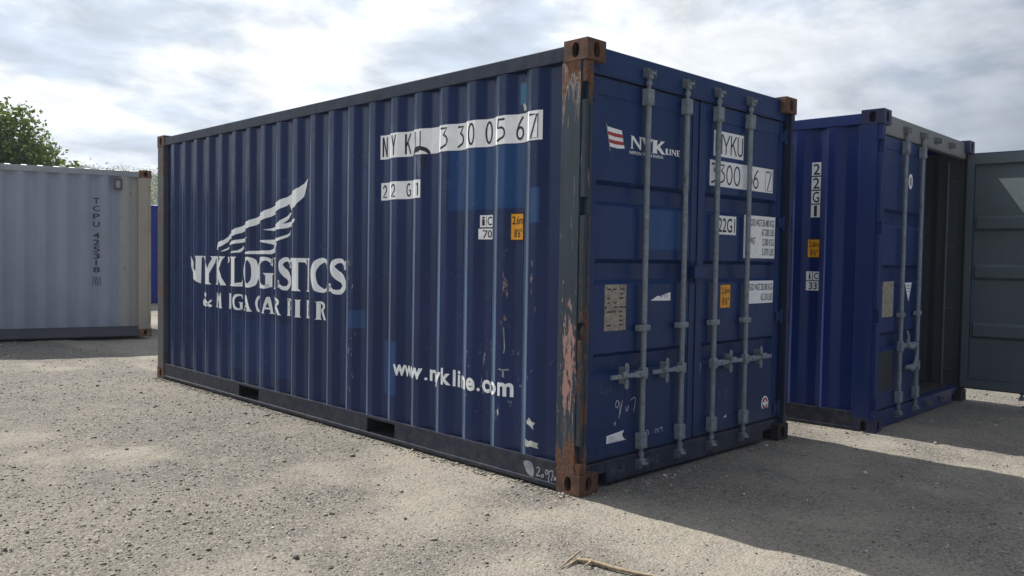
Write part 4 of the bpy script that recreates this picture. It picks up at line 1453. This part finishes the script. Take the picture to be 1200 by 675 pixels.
# ------------------------------------------------------------------ second, open blue container
mats2 = dict(side=MAT['blue_side'], edge=MAT['blue_lit_slope'], inside=MAT['inside'], rail=MAT['blue_side'], bottom=MAT['navy_rail'], pocket=MAT['rubber'],
             post=MAT['blue_post'], post_r=MAT['inside'], post_far=MAT['blue_post'], cast=MAT['blue_casting'], cast_dark=MAT['casting_dark'],
             header=MAT['header_pale'], sill=MAT['blue_door'], door=(MAT['blue_door'], MAT['inside_door']), bar=MAT['galv'], keeper=MAT['galv_dark'])
c2, p2 = container('shipping_container', 'bright blue container at the right with one grey-lined door swung open', (3.13209337, -0.37570382, -0.01391829), 0.03421202,
                   mats2, open_right=R(91), seed=31, p0=.452)
fit_door(p2['door_l'], 1, mats2, -1, handles=False)
fit_door(p2['door_r'], -1, mats2, 1)
D2 = p2['door_l']
for k, (bx, hz, hd) in enumerate(((BARS[0], .668, 1), (BARS[1], .475, -1))):
    h = MB()
    x = bx
    h.box(x - .024, x + .024, -.056, -.008, hz - .04, hz + .04, 0, .006)
    h.box(x + hd * .01, x + hd * .3, -.052, -.036, hz - .015, hz + .022, 0, .004)
    h.tube([(x + hd * .11, -.05, hz + .01), (x + hd * .10, -.06, hz + .08), (x + hd * .07, -.06, hz + .13)], [.018, .014, .008], 8)
    h.tube([(x + hd * .12, -.05, hz), (x + hd * .2, -.06, hz - .02), (x + hd * .3, -.06, hz + .01)], [.02, .022, .012], 8)
    h.build('bar_handle', mats2['bar'], D2)
drape('data_plate', [(rect2(l_(.26), .925, l_(.51), 1.22), MAT['plate'], 0)], D2, dsurf)
drape('dark_patch', [(rect2(l_(.215), .31, l_(.555), .64), MAT['dark_panel'], 0)], D2, dsurf)
drape('dark_patch', [(rect2(l_(.215), .795, l_(.555), .80), MAT['dark_panel'], 0)], D2, dsurf)
drape('warning_triangle', [(poly2([(l_(.775), 1.205), (l_(.945), 1.205), (l_(.875), 1.04)]), MAT['white'], 0),
                           (rect2(l_(.81), 1.175, l_(.915), 1.185), MAT['smear'], .001), (rect2(l_(.83), 1.15, l_(.905), 1.16), MAT['smear'], .001),
                           (rect2(l_(.845), 1.125, l_(.895), 1.133), MAT['smear'], .001)], D2, dsurf)
drape('oval_sticker', [(cir(l_(.835), 2.08, .05, .066), MAT['white'], 0), (cir(l_(.835), 2.08, .028, .042), MAT['pale_tri'], .001)], D2, dsurf)
PR2 = p2['prof']
BR2 = [y for y, _ in PR2]
s2 = lambda u, v, lift: (X0 + prof_x(PR2, u) - .0032 - lift, u, v)
S2 = p2['side_wall']
lay = [(rect2(.592, 1.742, .512, 2.205), MAT['white'], 0)]
for i, ch in enumerate('22G1'):
    z = 2.102 - i * .116
    lay.append((text2(ch, .58 if ch != '1' else .565, z, .524 if ch != '1' else .54, z + .09, .008), MAT['black'], .0014))
    lay.append((rect2(.592, z - .018, .512, z - .008), MAT['blue_side'], .0016))
drape('size_code_panel', lay, S2, s2, BR2)
drape('height_sticker', [(rect2(.612, 1.405, .50, 1.568), MAT['black'], 0), (rect2(.605, 1.413, .507, 1.56), MAT['yellow'], .0014),
                         (text2('2,6m', .598, 1.49, .514, 1.545, .012), MAT['brown_txt'], .0024), (text2("8'6\"", .588, 1.425, .525, 1.475, .012), MAT['brown_txt'], .0024)], S2, s2, BR2)
drape('code_sticker', [(rect2(.612, 1.218, .563, 1.292), MAT['white'], 0), (rect2(.558, 1.218, .502, 1.292), MAT['white'], 0), (rect2(.612, 1.132, .502, 1.21), MAT['white'], 0),
                       (text2('i', .594, 1.228, .580, 1.282, .01), MAT['black'], .0014), (text2('C', .549, 1.228, .511, 1.282, .01), MAT['black'], .0014),
                       (text2('33', .592, 1.142, .522, 1.2, .012), MAT['black'], .0014)], S2, s2, BR2)
# figures on the inner wall
din = lambda u, v, lift: (u, .0115 + lift, v)
drape('pale_patch', [(poly2([(-.27, 2.165), (-.95, 2.165), (-.80, 1.80), (-.52, 1.80)]), MAT['pale_tri'], 0)], p2['door_r'], din)  # pale grey four-sided patch laid over the inner door sheet
iw = lambda u, v, lift: (W - X0 - prof_x(PR2, u) - .0075 - lift, u, v)
lay = []
for i, ch in enumerate('5UZ7162'):
    z = 1.78 - i * .135
    lay.append((text2(ch, .455, z, .53, z + .1, .02), MAT['inner_txt'], 0))
drape('inner_lettering', lay, p2['side_wall_r'], iw, BR2)
lr = MB()
for z in (.32, .93, 1.55, 2.2):
    lr.tube([(W - .09, .13, z), (W - .09, .20, z)], .007, 8)
lr.tube([(W - .10, .205, .16), (W - .10, .205, 2.4)], .012, 8)
lr.build('lashing_rod', MAT['inside_door'], c2)

# ------------------------------------------------------------------ pale grey container at the left
mats3 = dict(side=MAT['grey_side'], inside=MAT['inside'], rail=MAT['grey_rail'], bottom=MAT['grey_bottom'], pocket=MAT['rubber'],
             post=MAT['cream_post'], post_r=MAT['cream_post'], post_far=MAT['grey_rail'], cast=MAT['casting_orange'], cast_dark=MAT['casting_dark'],
             header=MAT['grey_rail'], sill=MAT['grey_bottom'], door=(MAT['grey_side'], MAT['inside_door']), bar=MAT['galv'], keeper=MAT['galv_dark'],
             roof=flat('pale_roof_paint', (0.55, 0.57, 0.59), 0.5))
A3 = -0.26211236
# its long side faces the camera; local +y runs to the left along the picture
ang3 = A3 + math.pi / 2
c3, p3 = container('shipping_container', 'pale grey container at the left edge with faded vertical lettering and a cream corner post',
                   (1.55786048, 10.26999931, 0.03), ang3, mats3, seed=57, p0=.42, pockets=False, dep=.046)
PR3 = p3['prof']
BR3 = [y for y, _ in PR3]
s3 = lambda u, v, lift: (X0 + prof_x(PR3, u) - .0032 - lift, u, v)
S3 = p3['side_wall']
lay = []
for ch, z in zip('TCPU425318', (2.05, 1.93, 1.81, 1.69, 1.52, 1.415, 1.31, 1.205, 1.10, .995)):
    if ch == '1':
        lay.append((text2(ch, .79, z, .765, z + .085, .016), MAT['ghost_txt'], 0))
    else:
        lay.append((text2(ch, .82, z, .728, z + .085, .016), MAT['ghost_txt'], 0))
lay += [(ribbon2([(.822, .805), (.822, .925), (.725, .925), (.725, .805)], .012, True), MAT['ghost_txt'], 0), (text2('0', .80, .822, .748, .908, .014), MAT['ghost_txt'], 0)]
drape('vertical_lettering', lay, S3, s3, BR3)
v = MB()
v.box(-.012, .03, .42, .535, 2.27, 2.44, 0, .006)
v.box(-.016, -.0125, .447, .508, 2.30, 2.41, 1, 0)
v.build('vent_box', [MAT['grey_bottom'], MAT['grey_rail']], c3)

# ------------------------------------------------------------------ far bright blue container
mats4 = dict(mats3)
mats4.update(side=MAT['bright_blue'], rail=MAT['bright_blue'], bottom=MAT['bright_blue'], post=MAT['bright_blue'], post_r=MAT['bright_blue'], post_far=MAT['bright_blue'],
             cast=MAT['blue_casting'], header=MAT['bright_blue'], door=(MAT['bright_blue'], MAT['bright_blue']), sill=MAT['bright_blue'], roof=MAT['bright_blue'])
c4, p4 = container('shipping_container', 'vivid blue container far back, glimpsed between the grey container and the navy one',
                   (9.4, 19.2, 0.0), math.pi / 2, mats4, doors=False, seed=77, pockets=False)

# ------------------------------------------------------------------ sticks on the ground
wood = flat('weathered_wood', (0.29, 0.225, 0.155), 0.85, 0.35, 40)


def gz(x, y, h=0.0):
    return (x, y, gheight(x, y) + h)


s_ = MB()
s_.tube([gz(-.765, -.655, .012), gz(-.74, -.72, .016), gz(-.715, -.82, .013), gz(-.69, -.92, .012), gz(-.64, -1.08, .01)], [.009, .0105, .0095, .008, .006], 10)
s_.tube([gz(-.74, -.715, .016), gz(-.775, -.735, .02), gz(-.80, -.725, .01)], [.007, .006, .003], 8)
st = s_.build('broken_stick', wood)
st['label'] = 'longer broken wooden stick lying on the gravel at the bottom edge'
st['category'] = 'stick'
s_ = MB()
s_.tube([gz(-.885, -.655, .006), gz(-.80, -.64, .016), gz(-.695, -.615, .024)], [.002, .006, .004], 7)
s_.tube([gz(-.86, -.668, .005), gz(-.79, -.66, .01), gz(-.72, -.65, .016)], [.002, .005, .002], 7)
sp = s_.build('wood_splinter', wood)
sp['label'] = 'short split wood splinter beside the end of the longer stick'
sp['category'] = 'splinter'
